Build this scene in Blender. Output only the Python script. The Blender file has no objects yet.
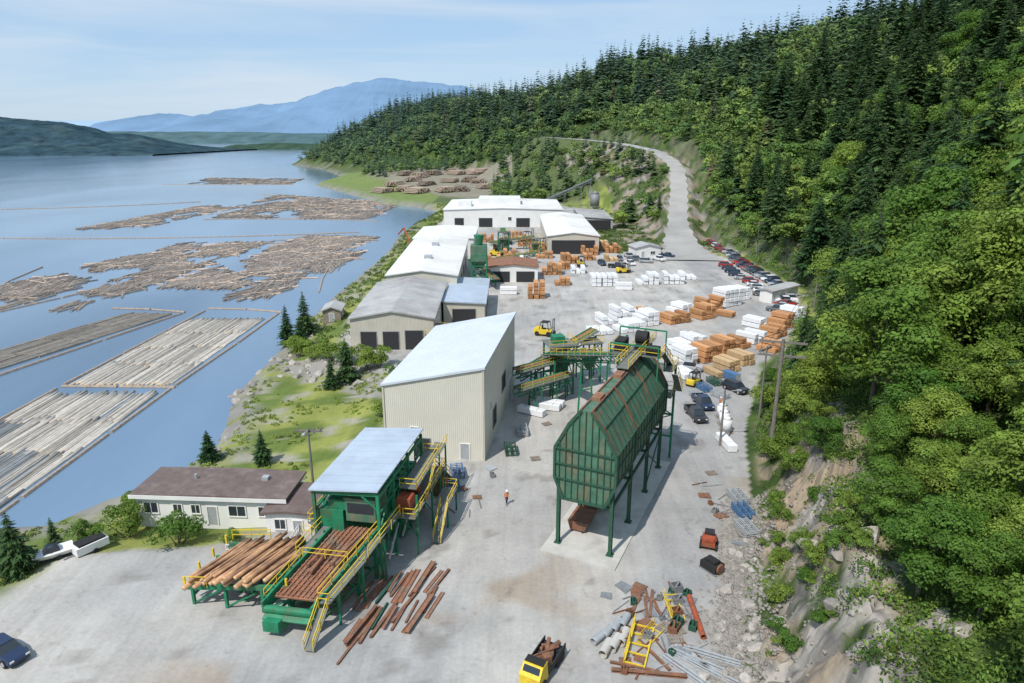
import bpy, math, random
import numpy as np
from mathutils import Vector, Matrix
random.seed(7); rng=np.random.default_rng(7)
S=bpy.context.scene
COL=S.collection
R=math.radians
# ---------------------------------------------------------------- materials
def M(name,col,rough=.75,var=.22,scale=2.0,bump=0.0,metal=0.0,col2=None,objcol=False,rnd=0.0,stripe=None,amt2=.5,bscale=None,spec=.3,streak=0):
    m=bpy.data.materials.new(name); m.use_nodes=True
    n=m.node_tree.nodes; l=m.node_tree.links; b=n['Principled BSDF']
    b.inputs['Roughness'].default_value=rough; b.inputs['Metallic'].default_value=metal
    b.inputs['Specular IOR Level'].default_value=spec
    tc=n.new('ShaderNodeTexCoord'); nz=n.new('ShaderNodeTexNoise'); nz.inputs['Scale'].default_value=scale; nz.inputs['Detail'].default_value=6
    nz.inputs['Roughness'].default_value=.65
    l.new(tc.outputs['Object'],nz.inputs['Vector'])
    mr=n.new('ShaderNodeMapRange'); mr.inputs[1].default_value=.3; mr.inputs[2].default_value=.7
    mr.inputs[3].default_value=1-var; mr.inputs[4].default_value=1+var; l.new(nz.outputs['Fac'],mr.inputs[0])
    if objcol:
        oi=n.new('ShaderNodeObjectInfo'); csrc=oi.outputs['Color']
    else:
        rgb=n.new('ShaderNodeRGB'); rgb.outputs[0].default_value=(*col,1); csrc=rgb.outputs[0]
    if col2:
        mx=n.new('ShaderNodeMix'); mx.data_type='RGBA'; mx.inputs[7].default_value=(*col2,1); l.new(csrc,mx.inputs[6])
        n2=n.new('ShaderNodeTexNoise'); n2.inputs['Scale'].default_value=scale*.37; n2.inputs['Detail'].default_value=8; n2.inputs['Roughness'].default_value=.7
        if streak:
            mp=n.new('ShaderNodeMapping'); mp.inputs['Scale'].default_value=(5,5,streak); l.new(tc.outputs['Object'],mp.inputs[0]); l.new(mp.outputs[0],n2.inputs['Vector'])
        else: l.new(tc.outputs['Object'],n2.inputs['Vector'])
        r2=n.new('ShaderNodeMapRange'); r2.inputs[1].default_value=.62-amt2*.3; r2.inputs[2].default_value=.78-amt2*.3; l.new(n2.outputs['Fac'],r2.inputs[0])
        l.new(r2.outputs[0],mx.inputs[0]); csrc=mx.outputs[2]
    vm=n.new('ShaderNodeVectorMath'); vm.operation='SCALE'; l.new(csrc,vm.inputs[0]); l.new(mr.outputs[0],vm.inputs['Scale'])
    out=vm.outputs[0]
    if rnd:
        oi=n.new('ShaderNodeObjectInfo'); m2=n.new('ShaderNodeMapRange'); m2.inputs[3].default_value=1-rnd; m2.inputs[4].default_value=1+rnd
        l.new(oi.outputs['Random'],m2.inputs[0]); v2=n.new('ShaderNodeVectorMath'); v2.operation='SCALE'; l.new(out,v2.inputs[0]); l.new(m2.outputs[0],v2.inputs['Scale']); out=v2.outputs[0]
    l.new(out,b.inputs['Base Color'])
    if bump:
        bp=n.new('ShaderNodeBump'); bp.inputs['Strength'].default_value=bump; bp.inputs['Distance'].default_value=.1
        n3=n.new('ShaderNodeTexNoise'); n3.inputs['Scale'].default_value=bscale or scale*3; n3.inputs['Detail'].default_value=5; l.new(tc.outputs['Object'],n3.inputs['Vector'])
        l.new(n3.outputs['Fac'],bp.inputs['Height']); l.new(bp.outputs[0],b.inputs['Normal'])
    if stripe:
        wv=n.new('ShaderNodeTexWave'); wv.bands_direction=stripe[0]; wv.inputs['Scale'].default_value=stripe[1]
        l.new(tc.outputs['Object'],wv.inputs['Vector']); bp=n.new('ShaderNodeBump'); bp.inputs['Strength'].default_value=.6; bp.inputs['Distance'].default_value=.06
        l.new(wv.outputs['Fac'],bp.inputs['Height']); l.new(bp.outputs[0],b.inputs['Normal'])
    return m
def leafmat(name,c1,c2,attr=False,trans=.25,nscale=.9,lo=.6,hi=1.4):
    m=bpy.data.materials.new(name); m.use_nodes=True
    n=m.node_tree.nodes; l=m.node_tree.links; b=n['Principled BSDF']; o=n['Material Output']
    b.inputs['Roughness'].default_value=.6; b.inputs['Specular IOR Level'].default_value=.25
    tc=n.new('ShaderNodeTexCoord')
    nz=n.new('ShaderNodeTexNoise'); nz.inputs['Scale'].default_value=nscale; nz.inputs['Detail'].default_value=5; l.new(tc.outputs['Object'],nz.inputs['Vector'])
    mr=n.new('ShaderNodeMapRange'); mr.inputs[1].default_value=.3; mr.inputs[2].default_value=.7; mr.inputs[3].default_value=lo; mr.inputs[4].default_value=hi; l.new(nz.outputs['Fac'],mr.inputs[0])
    if attr:
        a=n.new('ShaderNodeAttribute'); a.attribute_name='tint'; src=a.outputs['Color']
    else:
        oi=n.new('ShaderNodeObjectInfo'); mx=n.new('ShaderNodeMix'); mx.data_type='RGBA'; mx.inputs[6].default_value=(*c1,1); mx.inputs[7].default_value=(*c2,1)
        l.new(oi.outputs['Random'],mx.inputs[0]); src=mx.outputs[2]
    v=n.new('ShaderNodeVectorMath'); v.operation='SCALE'; l.new(src,v.inputs[0]); l.new(mr.outputs[0],v.inputs['Scale'])
    l.new(v.outputs[0],b.inputs['Base Color'])
    if trans>0:
        t=n.new('ShaderNodeBsdfTranslucent'); l.new(v.outputs[0],t.inputs['Color'])
        ms=n.new('ShaderNodeMixShader'); ms.inputs[0].default_value=trans; l.new(b.outputs[0],ms.inputs[1]); l.new(t.outputs[0],ms.inputs[2]); l.new(ms.outputs[0],o.inputs['Surface'])
    return m
m_green=M('green_painted_steel',(.02,.2,.1),.55,.3,1.2,col2=(.08,.12,.06),amt2=.4)
m_dgreen=M('weathered_green_steel',(.075,.175,.115),.65,.3,.8,col2=(.18,.15,.095),amt2=.48,streak=.5)
m_gframe=M('dark_green_frame',(.03,.095,.06),.55,.25,col2=(.1,.07,.04),amt2=.2)
m_yel=M('yellow_paint',(.7,.5,.04),.5,.2,3)
m_rust=M('rust',(.23,.105,.06),.85,.35,1.5,col2=(.15,.1,.075),bump=.3)
m_rustroof=M('rusty_sheet',(.29,.135,.08),.8,.3,1.2,col2=(.21,.15,.11))
m_cream=M('cream_cladding',(.64,.61,.52),.7,.05,.4,stripe=('X',1.2))
m_beige=M('beige_cladding',(.54,.5,.42),.7,.08,.5,stripe=('X',1.2))
m_white=M('white_cladding',(.76,.75,.72),.65,.06,.5)
m_roofw=M('pale_metal_roof',(.58,.62,.67),.55,.07,.15,col2=(.5,.54,.58),amt2=.3)
m_roofwh=M('white_metal_roof',(.72,.72,.7),.6,.09,.12,col2=(.6,.58,.54),amt2=.4)
m_roofg=M('weathered_grey_roof',(.42,.42,.41),.7,.15,.25,col2=(.33,.31,.3))
m_roofb=M('blue_grey_roof',(.42,.49,.57),.5,.1,.3,col2=(.36,.41,.46),amt2=.4)
m_brownroof=M('brown_flat_roof',(.155,.115,.105),.9,.2,1.2,bump=.2,col2=(.2,.155,.14))
m_dark=M('dark_opening',(.035,.035,.037),.7,.2)  # painted interior shade for openings; plain dark colour on vehicle parts
m_glass=M('dark_glass',(.03,.04,.05),.12,.1,spec=.6)
m_black=M('black_rubber',(.025,.025,.025),.8,.2)
m_conc=M('concrete',(.5,.48,.44),.9,.12,.6,bump=.1,col2=(.4,.38,.34),amt2=.4)
m_steel=M('grey_steel',(.24,.25,.26),.6,.2,metal=.2)
m_galv=M('galvanised_steel',(.42,.44,.45),.55,.15,metal=.2)
m_grate=M('walkway_grating',(.16,.17,.15),.7,.2)
m_orange=M('orange_lumber',(.52,.27,.125),.8,.22,3,rnd=.28)
m_tan=M('fresh_lumber',(.58,.4,.22),.8,.2,3,rnd=.18)
m_wrap=M('white_lumber_wrap',(.78,.79,.8),.45,.06,2,bump=.35,rnd=.06)
m_blue=M('blue_paint',(.08,.17,.31),.6,.25)
m_red=M('faded_red_paint',(.38,.085,.04),.6,.3,2,col2=(.22,.09,.05))
m_log=M('grey_log_bark',(.44,.4,.345),.9,.2,.6,rnd=.36,bump=.3)
m_logt=M('brown_log_bark',(.33,.26,.2),.9,.3,1.5,rnd=.3,bump=.4)
m_logo=M('peeled_orange_log',(.44,.25,.135),.85,.3,1.0,rnd=.3,bump=.4,col2=(.27,.15,.09))
m_wood=M('weathered_timber',(.26,.22,.18),.9,.25,2)
m_pole=M('grey_pole_timber',(.2,.18,.16),.9,.25,2)
m_bark=M('tree_bark',(.16,.13,.1),.95,.3,3,bump=.5)
m_car=M('car_paint',(1,1,1),.3,.02,objcol=True,spec=.5)
m_light=M('lamp_glass',(.8,.8,.75),.2,.02)
m_rock=M('boulder_rock',(.34,.31,.275),.9,.3,1.2,bump=.6,rnd=.3)
m_con=leafmat('conifer_needles',(.03,.075,.025),(.075,.13,.042),trans=.15,nscale=.5,lo=.5,hi=1.55)
m_dec=leafmat('broad_leaves',(.08,.175,.025),(.25,.335,.055),trans=.33,nscale=.5,lo=.55,hi=1.45)
m_for=leafmat('forest_leaves',(0,0,0),(0,0,0),attr=True,trans=.18,nscale=.25,lo=.6,hi=1.45)
m_skin=M('skin',(.5,.3,.22),.6,.05); m_cloth=M('dark_trousers',(.03,.035,.06),.9,.1); m_hivis=M('orange_work_shirt',(.6,.2,.06),.8,.1)

# ---------------------------------------------------------------- mesh builder
class MB:
    def __init__(s): s.v=[]; s.f=[]; s.m=[]
    def add(s,v,f,mi=0):
        o=len(s.v); s.v+= [tuple(p) for p in v]; s.f+=[tuple(i+o for i in q) for q in f]; s.m+=[mi]*len(f); return s
    def box(s,cx,cy,cz,sx,sy,sz,mi=0,rz=0):
        c,n=math.cos(rz),math.sin(rz); vs=[]
        for z in(-.5,.5):
            for x,y in((-.5,-.5),(.5,-.5),(.5,.5),(-.5,.5)):
                X=x*sx;Y=y*sy; vs.append((cx+X*c-Y*n,cy+X*n+Y*c,cz+z*sz))
        return s.add(vs,[(3,2,1,0),(4,5,6,7),(0,1,5,4),(1,2,6,5),(2,3,7,6),(3,0,4,7)],mi)
    def bb(s,x0,x1,y0,y1,z0,z1,mi=0): return s.box((x0+x1)/2,(y0+y1)/2,(z0+z1)/2,x1-x0,y1-y0,z1-z0,mi)
    def beam(s,a,b,w,h=None,mi=0):
        h=h or w; a=Vector(a);b=Vector(b);d=(b-a).normalized(); up=Vector((0,0,1)) if abs(d.z)<.95 else Vector((0,1,0))
        r=d.cross(up).normalized(); u=r.cross(d); vs=[]
        for p in(a,b):
            for i,j in((-1,-1),(1,-1),(1,1),(-1,1)): vs.append(p+r*(i*w/2)+u*(j*h/2))
        return s.add(vs,[(3,2,1,0),(4,5,6,7),(0,1,5,4),(1,2,6,5),(2,3,7,6),(3,0,4,7)],mi)
    def cyl(s,a,b,r0,r1=None,n=10,mi=0,cap=True):
        r1=r0 if r1 is None else r1; a=Vector(a);b=Vector(b);d=(b-a).normalized(); up=Vector((0,0,1)) if abs(d.z)<.95 else Vector((0,1,0))
        r=d.cross(up).normalized(); u=r.cross(d); vs=[]
        for p,q in((a,r0),(b,r1)):
            for i in range(n):
                t=2*math.pi*i/n; vs.append(p+r*math.cos(t)*q+u*math.sin(t)*q)
        fs=[(i,(i+1)%n,n+(i+1)%n,n+i) for i in range(n)]
        if cap: fs+=[tuple(range(n))[::-1],tuple(range(n,2*n))]
        return s.add(vs,fs,mi)
    def extr(s,prof,y0,y1,mi=0):
        n=len(prof); vs=[(x,y0,z) for x,z in prof]+[(x,y1,z) for x,z in prof]
        return s.add(vs,[(i,(i+1)%n,n+(i+1)%n,n+i) for i in range(n)]+[tuple(range(n))[::-1],tuple(range(n,2*n))],mi)
    def loft(s,rings,mi=0):
        n=len(rings[0]); vs=[p for r in rings for p in r]; fs=[]
        for k in range(len(rings)-1):
            for i in range(n): fs.append((k*n+i,k*n+(i+1)%n,(k+1)*n+(i+1)%n,(k+1)*n+i))
        fs+=[tuple(range(n))[::-1],tuple(range((len(rings)-1)*n,len(rings)*n))]
        return s.add(vs,fs,mi)
    def rail(s,a,b,h=1.05,mi=0,step=1.8,t=.06):
        a=Vector(a);b=Vector(b);L=(b-a).length;n=max(1,int(L/step))
        for z in(h,h*.5): s.beam(a+Vector((0,0,z)),b+Vector((0,0,z)),t,mi=mi)
        for i in range(n+1):
            p=a.lerp(b,i/n); s.beam(p,p+Vector((0,0,h)),t,mi=mi)
        return s
    def warp(s,fn): s.v=[fn(*p) for p in s.v]; return s
    def mesh(s,name,mats,smooth=False):
        me=bpy.data.meshes.new(name); me.from_pydata(s.v,[],s.f)
        for m in (mats if isinstance(mats,(list,tuple)) else [mats]): me.materials.append(m)
        me.polygons.foreach_set('material_index',s.m)
        import bmesh
        bm=bmesh.new(); bm.from_mesh(me); bmesh.ops.recalc_face_normals(bm,faces=bm.faces); bm.to_mesh(me); bm.free()
        if smooth: me.polygons.foreach_set('use_smooth',[True]*len(me.polygons))
        me.update(); return me
def place(name,parts,loc,rz=0,s=1,label='',cat='',group=None,color=None,rot=None,root=None):
    o=bpy.data.objects.new(name,root); COL.objects.link(o)
    o.location=loc; o.rotation_euler=rot or (0,0,rz); o.scale=(s,s,s) if not isinstance(s,tuple) else s
    o['label']=label; o['category']=cat
    if group: o['group']=group
    if color: o.color=(*color,1)
    if root is None: o.empty_display_size=.5
    def sub(par,ps):
        for p in ps:
            c=bpy.data.objects.new(p[0],p[1]); COL.objects.link(c); c.parent=par; c.location=p[2]
            if color: c.color=(*color,1)
            if len(p)>3: sub(c,p[3])
    sub(o,parts); return o
def npmesh(name,V,F,mats,tint=None,smooth=False):
    me=bpy.data.meshes.new(name); k=F.shape[1]
    me.vertices.add(len(V)); me.vertices.foreach_set('co',V.astype(np.float32).ravel())
    me.loops.add(F.size); me.loops.foreach_set('vertex_index',F.astype(np.int32).ravel())
    me.polygons.add(len(F)); me.polygons.foreach_set('loop_start',np.arange(0,F.size,k,dtype=np.int32))
    try: me.polygons.foreach_set('loop_total',np.full(len(F),k,dtype=np.int32))
    except Exception: pass
    if tint is not None:
        a=me.attributes.new('tint','FLOAT_COLOR','POINT'); c=np.ones((len(V),4),np.float32); c[:,:3]=tint; a.data.foreach_set('color',c.ravel())
    for m in mats: me.materials.append(m)
    me.update(calc_edges=True)
    if smooth: me.polygons.foreach_set('use_smooth',np.ones(len(F),bool))
    me.validate(); return me
def stuff(name,me,kind,label=None):
    o=bpy.data.objects.new(name,me); COL.objects.link(o); o['kind']=kind
    if label: o['label']=label
    return o

# ---------------------------------------------------------------- terrain
def hsh(i,j,s): 
    v=np.sin(i*127.1+j*311.7+s*74.7)*43758.5453; return v-np.floor(v)
def vnoise(x,y,s=0):
    i=np.floor(x);j=np.floor(y);a=x-i;b=y-j;a=a*a*(3-2*a);b=b*b*(3-2*b)
    return (hsh(i,j,s)*(1-a)+hsh(i+1,j,s)*a)*(1-b)+(hsh(i,j+1,s)*(1-a)+hsh(i+1,j+1,s)*a)*b
def fbm(x,y,s=0,o=4):
    r=0;a=.5;f=1
    for k in range(o): r=r+a*vnoise(x*f,y*f,s+k*3);a*=.5;f*=2.03
    return r
foot=[(5,5,0),(13,32,0),(17.4,42,0),(23,58,0),(27.5,70,0),(33,89,0),(44.6,115,0),(69,149,0),(79,181,0),(79,223,.5),(82,286,3),(86,306,6),(94,346,14),(102,394,24),(101,440,30),(92,500,34),(72,625,37),(10,650,18),(-60,690,6),(-160,790,2),(-250,950,0),(-330,1080,0),(-310,1250,0),(-200,1500,0)]
hillpoly=[(a,b) for a,b,c in foot]+[(-100,3500),(4000,3500),(4000,-500),(0,-500)]
road=[(60,225,0.1),(63,255,.8),(72,300,6),(83,346,14),(92,394,24),(90,440,30.5),(76,490,34.5),(52,540,37),(25,590,38.5)]
shore=[(-140,40),(-100,55),(-75,64),(-58.6,68),(-53,69),(-50.7,73.7),(-48.4,77),(-42,87),(-44,96),(-48,110),(-48,125),(-49,152),(-49.6,182),(-48.7,208),(-47.6,254),(-51,318),(-42,404),(-60,432),(-85,455),(-130,543),(-178,632),(-185,760),(-250,930),(-340,1080),(-330,1250),(-210,1500),(-110,3500)]
landpoly=shore+[(4000,3500),(4000,-500),(-200,-500),(-200,30)]
yard=[(-90,0),(-62,30),(-46,50),(-44.6,58.4),(-31.5,60),(-22.5,63.3),(-20,77),(-18,84),(-17,112),(-33,122),(-36,150),(-36,240),(-36,310),(-30,400),(30,410),(55,330),(56,260),(76,225),(76,181),(66,149),(44,117),(33,90),(27,70),(22,58),(16,42),(12,32),(4,0)]
def segd(X,Y,pl,vals=True):
    bd=np.full(X.shape,1e9);bz=np.zeros(X.shape)
    for p,q in zip(pl[:-1],pl[1:]):
        dx,dy=q[0]-p[0],q[1]-p[1];L=dx*dx+dy*dy
        t=np.clip(((X-p[0])*dx+(Y-p[1])*dy)/L,0,1);d=np.hypot(X-p[0]-t*dx,Y-p[1]-t*dy)
        k=d<bd;bd=np.where(k,d,bd)
        if len(p)>2: bz=np.where(k,p[2]+t*(q[2]-p[2]),bz)
    return bd,bz
def inside(X,Y,pl):
    r=np.zeros(X.shape,bool);n=len(pl)
    for i in range(n):
        x1,y1=pl[i][:2];x2,y2=pl[(i+1)%n][:2]
        if y1==y2: continue
        c=((y1>Y)!=(y2>Y))&(X<(x2-x1)*(Y-y1)/(y2-y1)+x1); r^=c
    return r
def sm(a,b,x): t=np.clip((x-a)/(b-a),0,1); return t*t*(3-2*t)
PD=[0,3.0,7.5,16,60,120,170,260,500];PZ=[0,1.0,8.2,11.5,42,78,98,104,84]
def terrain(X,Y):
    X=np.asarray(X,float);Y=np.asarray(Y,float)
    dh,zf=segd(X,Y,foot);ih=inside(X,Y,hillpoly)
    ds,_=segd(X,Y,shore);il=inside(X,Y,landpoly);s=np.where(il,ds,-ds)
    dy,_=segd(X,Y,yard+[yard[0]]);iy=inside(X,Y,yard)
    dr,zr=segd(X,Y,road)
    low=(~iy)&(X<-10)&(Y<330)
    z=np.where(low,-np.minimum(1.7,.22*dy),0)+sm(430,640,Y)*9*sm(10,60,s)
    z=z+np.where(iy,(fbm(X/9,Y/9,3)-.47)*.15,0)
    emb=zr-np.maximum(0,dr-5)*.62
    z=np.where((emb>z)&(Y>236),emb,z)
    n1=fbm(X/14,Y/14,1)-.47;n2=fbm(X/3.2,Y/3.2,5)-.47;n3=fbm(X/1.3,Y/1.3,8,3)-.45
    cut=sm(0,3,dh)*(1-sm(7.5,11.5,dh))
    wx=X+n2*2.2;wy=Y+n3*2
    blk=hsh(np.floor(wx*.42+wy*.12),np.floor(wy*.33-wx*.1),4)-.5
    blk2=hsh(np.floor(wx*.95+wy*.3),np.floor(wy*.8-wx*.2),9)-.5
    big=fbm(X/60,Y/60,31)-.47
    zh=zf+np.interp(dh*(1+.3*n1),PD,PZ)*(1-.2*sm(230,330,Y))*(1+.25*big*sm(20,60,dh))+sm(3,15,dh)*n1*5+cut*(n2*3.0+n3*1.0+blk*1.4+blk2*.5)
    z=np.where(ih,zh,z)
    k=sm(4.5,9,dr); z=np.where(Y>240,zr*(1-k)+z*k,z)
    z=np.where(s<0,-3+np.maximum(-6,s*.5),np.minimum(z,-3.1+s*.62+n2*1.4))
    return z,dh,ih,s,iy,dy,dr,cut,n1,n2
def axis(a,b,c,st,g,w):
    o=[c]
    while o[-1]<b: o.append(o[-1]+max(st,g*(abs(o[-1]-c)-w)))
    p=[c]
    while p[-1]>a: p.append(p[-1]-max(st,g*(abs(p[-1]-c)-w)))
    return np.array(p[::-1][:-1]+o)
xs=axis(-14000,14000,24,.5,.03,0);ys=axis(-400,14000,55,.55,.017,0)
GX,GY=np.meshgrid(xs,ys); Z,dh,ih,s,iy,dy,dr,cut,n1,n2=terrain(GX,GY)
C=np.zeros(GX.shape+(3,))
def cc(c): return np.array(c)[None,None,:]
def mixc(C,c,k): return C*(1-k[...,None])+cc(c)*k[...,None]
C[:]=(.12,.165,.04)
g=fbm(GX/5,GY/5,21)
C=mixc(C,(.26,.28,.075),sm(.38,.54,g))
C=mixc(C,(.32,.3,.24),sm(.56,.66,fbm(GX/3,GY/3,33)))
yc=np.zeros_like(C);yc[:]=(.42,.4,.37)
yc=mixc(yc,(.33,.325,.315),sm(.42,.62,fbm(GX/16,GY/30,41))*.8)
yc=mixc(yc,(.48,.46,.425),sm(.5,.7,fbm(GX/7,GY/9,45))*.7)
lane=[(10,20),(14,45),(19.5,62),(25,90),(34,108),(48,130),(56,165),(60,210),(62,240)]
dl,_=segd(GX,GY,lane);yc=mixc(yc,(.3,.295,.29),(1-sm(3.5,6.5,dl+n1*5))*.6)
yc=mixc(yc,(.33,.26,.19),sm(.5,.66,fbm(GX/6,GY/6,49))*(1-sm(10,26,np.hypot(GX+12,GY-52)))*.8)
yc=mixc(yc,(.2,.18,.16),sm(.62,.7,fbm(GX/2.5,GY/2.5,149))*.55)
ky=np.where(iy,1,1-sm(0,1.5,dy+n2*2)); C=C*(1-ky[...,None])+yc*ky[...,None]
C=mixc(C,(.1,.13,.05),sm(415,440,GY)*(~ih)*1.0)
C=mixc(C,(.28,.25,.2),sm(440,470,GY)*(1-sm(740,800,GY))*(GX<0)*(GX>-130)*sm(30,45,s)*.8)
C=mixc(C,(.17,.22,.07),sm(425,440,GY)*(1-sm(760,800,GY))*(GX<-50)*(1-sm(34,46,s))*(~ih))
hc=np.zeros_like(C);hc[:]=(.045,.075,.02)
hc=mixc(hc,(.08,.125,.03),sm(.4,.6,fbm(GX/6,GY/6,51)))
rk=np.clip(cut*1.8,0,1)*np.where(GY<68,1,np.where(GY<80,.8,.3))*sm(.36,.48,fbm(GX/4,GY/4,61)+np.where(GY<72,.09,0))
rc=np.zeros_like(C);rc[:]=(.35,.32,.28);rc=mixc(rc,(.34,.26,.175),sm(.38,.56,fbm(GX/3.5,GY/3.5,66))*.85);rc=mixc(rc,(.14,.13,.12),sm(.5,.62,fbm(GX/1.0,GY/1.6,71))*.85)  # last mix paints dark crevice shade into the rock colour by noise
hc=hc*(1-rk[...,None])+rc*rk[...,None]
C=np.where(ih[...,None],hc,C)
em=((dr<34)&(dr>4)&(~ih)&(GY>245)&(GY<520)).astype(float); C=C*(1-em[...,None])+em[...,None]*(mixc(rc*.9,(.07,.1,.03),sm(.40,.52,fbm(GX/6,GY/6,77))))
tal=(~ih)*(1-sm(1,4,dh+n2*5))*(GY<75); C=mixc(C,(.34,.3,.25),tal*.9)
sh=(1-sm(1,8,s))*(s>-30); C=mixc(C,(.25,.235,.215),sh*sm(.3,.42,fbm(GX/2,GY/2,81)))
bank=(~iy)&(GX<-16)&(GY>104)&(GY<124)&(dy<9); C=mixc(C,(.3,.285,.26),bank*sm(.36,.46,fbm(GX/2,GY/2,181))*1.0)
V=np.stack([GX,GY,Z],-1).reshape(-1,3);nx=len(xs);ny=len(ys)
I=(np.arange(ny-1)[:,None]*nx+np.arange(nx-1)[None,:]).ravel();F=np.stack([I,I+1,I+nx+1,I+nx],1)
def groundmat():
    m=bpy.data.materials.new('site_ground');m.use_nodes=True;n=m.node_tree.nodes;l=m.node_tree.links;b=n['Principled BSDF'];b.inputs['Roughness'].default_value=.95;b.inputs['Specular IOR Level'].default_value=.15
    a=n.new('ShaderNodeAttribute');a.attribute_name='tint';tc=n.new('ShaderNodeTexCoord')
    def nz(sc,d,lo,hi,mp=None,dist=0,a0=.32,a1=.68):
        x=n.new('ShaderNodeTexNoise');x.inputs['Scale'].default_value=sc;x.inputs['Detail'].default_value=d;x.inputs['Roughness'].default_value=.6;x.inputs['Distortion'].default_value=dist
        if mp:
            q=n.new('ShaderNodeMapping');q.inputs['Scale'].default_value=mp[0];q.inputs['Rotation'].default_value=(0,0,mp[1]);l.new(tc.outputs['Object'],q.inputs[0]);l.new(q.outputs[0],x.inputs['Vector'])
        else: l.new(tc.outputs['Object'],x.inputs['Vector'])
        r=n.new('ShaderNodeMapRange');r.inputs[1].default_value=a0;r.inputs[2].default_value=a1;r.inputs[3].default_value=lo;r.inputs[4].default_value=hi;l.new(x.outputs['Fac'],r.inputs[0]);return x,r
    x1,r1=nz(.18,8,.88,1.12);x2,r2=nz(2.5,8,.92,1.08);x3,r3=nz(1,3,.93,1.05,((.5,.03,1),.15),1.2);x4,r4=nz(1,3,.93,1.05,((.4,.03,1),-.5),1.5);x5,r5=nz(.6,6,1.0,.78,None,1.0,.6,.72)
    cur=r1.outputs[0]
    for r_ in(r2,r3,r4,r5):
        mu=n.new('ShaderNodeMath');mu.operation='MULTIPLY';l.new(cur,mu.inputs[0]);l.new(r_.outputs[0],mu.inputs[1]);cur=mu.outputs[0]
    v=n.new('ShaderNodeVectorMath');v.operation='SCALE';l.new(a.outputs['Color'],v.inputs[0]);l.new(cur,v.inputs['Scale']);l.new(v.outputs[0],b.inputs['Base Color'])
    bp=n.new('ShaderNodeBump');bp.inputs['Strength'].default_value=.18;bp.inputs['Distance'].default_value=.15;l.new(x2.outputs['Fac'],bp.inputs['Height']);l.new(bp.outputs[0],b.inputs['Normal'])
    return m
me=npmesh('ground',V,F,[groundmat()],C.reshape(-1,3),True)
ihf=(cut>.15)&ih; qf=ihf.reshape(-1)[I]; sf=np.ones(len(me.polygons),bool)
if len(sf)==len(qf): sf[qf]=False
me.polygons.foreach_set('use_smooth',sf)
stuff('ground',me,'structure')
def strip(name,pl,hw,dz,mat):
    P=[]
    for p,q in zip(pl[:-1],pl[1:]):
        for t in np.linspace(0,1,14)[:-1]: P.append([p[k]+(q[k]-p[k])*t for k in range(3)])
    P=np.array(P)
    for _ in range(12): P[1:-1]=(P[:-2]+P[1:-1]*2+P[2:])/4
    T=np.gradient(P[:,:2],axis=0);T/=np.linalg.norm(T,axis=1)[:,None];N=np.stack([T[:,1],-T[:,0]],1)
    wid=hw*(1+1.4*np.clip(1-np.arange(len(P))/22,0,1))[:,None]
    vs=[]
    for o in(-1,-.5,0,.5,1): 
        q=P.copy();q[:,:2]+=N*(wid*o+.5*np.sin(np.arange(len(P))*1.7+o)[:,None]*abs(o));q[:,2]+=dz-.12*abs(o);vs.append(q)
    n=len(P);Vv=np.concatenate(vs);Ff=[]
    for c in range(4):
        for i in range(n-1): Ff.append((c*n+i,(c+1)*n+i,(c+1)*n+i+1,c*n+i+1))
    return npmesh(name,Vv,np.array(Ff),[mat],None,True)
m_road=M('gravel_road',(.37,.355,.33),.95,.1,.12,col2=(.3,.29,.275))
stuff('road',strip('road',road,4.2,.3,m_road),'structure')
def watermat():
    m=bpy.data.materials.new('inlet_water');m.use_nodes=True;n=m.node_tree.nodes;l=m.node_tree.links;b=n['Principled BSDF']
    b.inputs['Roughness'].default_value=.12;b.inputs['IOR'].default_value=1.38
    tc=n.new('ShaderNodeTexCoord');mp=n.new('ShaderNodeMapping');mp.inputs['Scale'].default_value=(.0045,.0016,1);mp.inputs['Rotation'].default_value=(0,0,.6);l.new(tc.outputs['Object'],mp.inputs[0])
    x=n.new('ShaderNodeTexNoise');x.inputs['Scale'].default_value=2.5;x.inputs['Detail'].default_value=8;x.inputs['Distortion'].default_value=.8;l.new(mp.outputs[0],x.inputs['Vector'])
    cr=n.new('ShaderNodeMix');cr.data_type='RGBA';cr.inputs[6].default_value=(.085,.145,.22,1);cr.inputs[7].default_value=(.165,.255,.36,1)
    r=n.new('ShaderNodeMapRange');r.inputs[1].default_value=.36;r.inputs[2].default_value=.62;l.new(x.outputs['Fac'],r.inputs[0]);l.new(r.outputs[0],cr.inputs[0]);l.new(cr.outputs[2],b.inputs['Base Color'])
    w=n.new('ShaderNodeTexNoise');w.inputs['Scale'].default_value=.8;w.inputs['Detail'].default_value=4;l.new(tc.outputs['Object'],w.inputs['Vector'])
    bp=n.new('ShaderNodeBump');bp.inputs['Strength'].default_value=.2;bp.inputs['Distance'].default_value=.15;l.new(w.outputs['Fac'],bp.inputs['Height']);l.new(bp.outputs[0],b.inputs['Normal'])
    return m
mb=MB();mb.add([(-30000,-300,-3),(30000,-300,-3),(30000,30000,-3),(-30000,30000,-3)],[(0,1,2,3)]);stuff('water',mb.mesh('water',watermat()),'structure')
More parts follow.
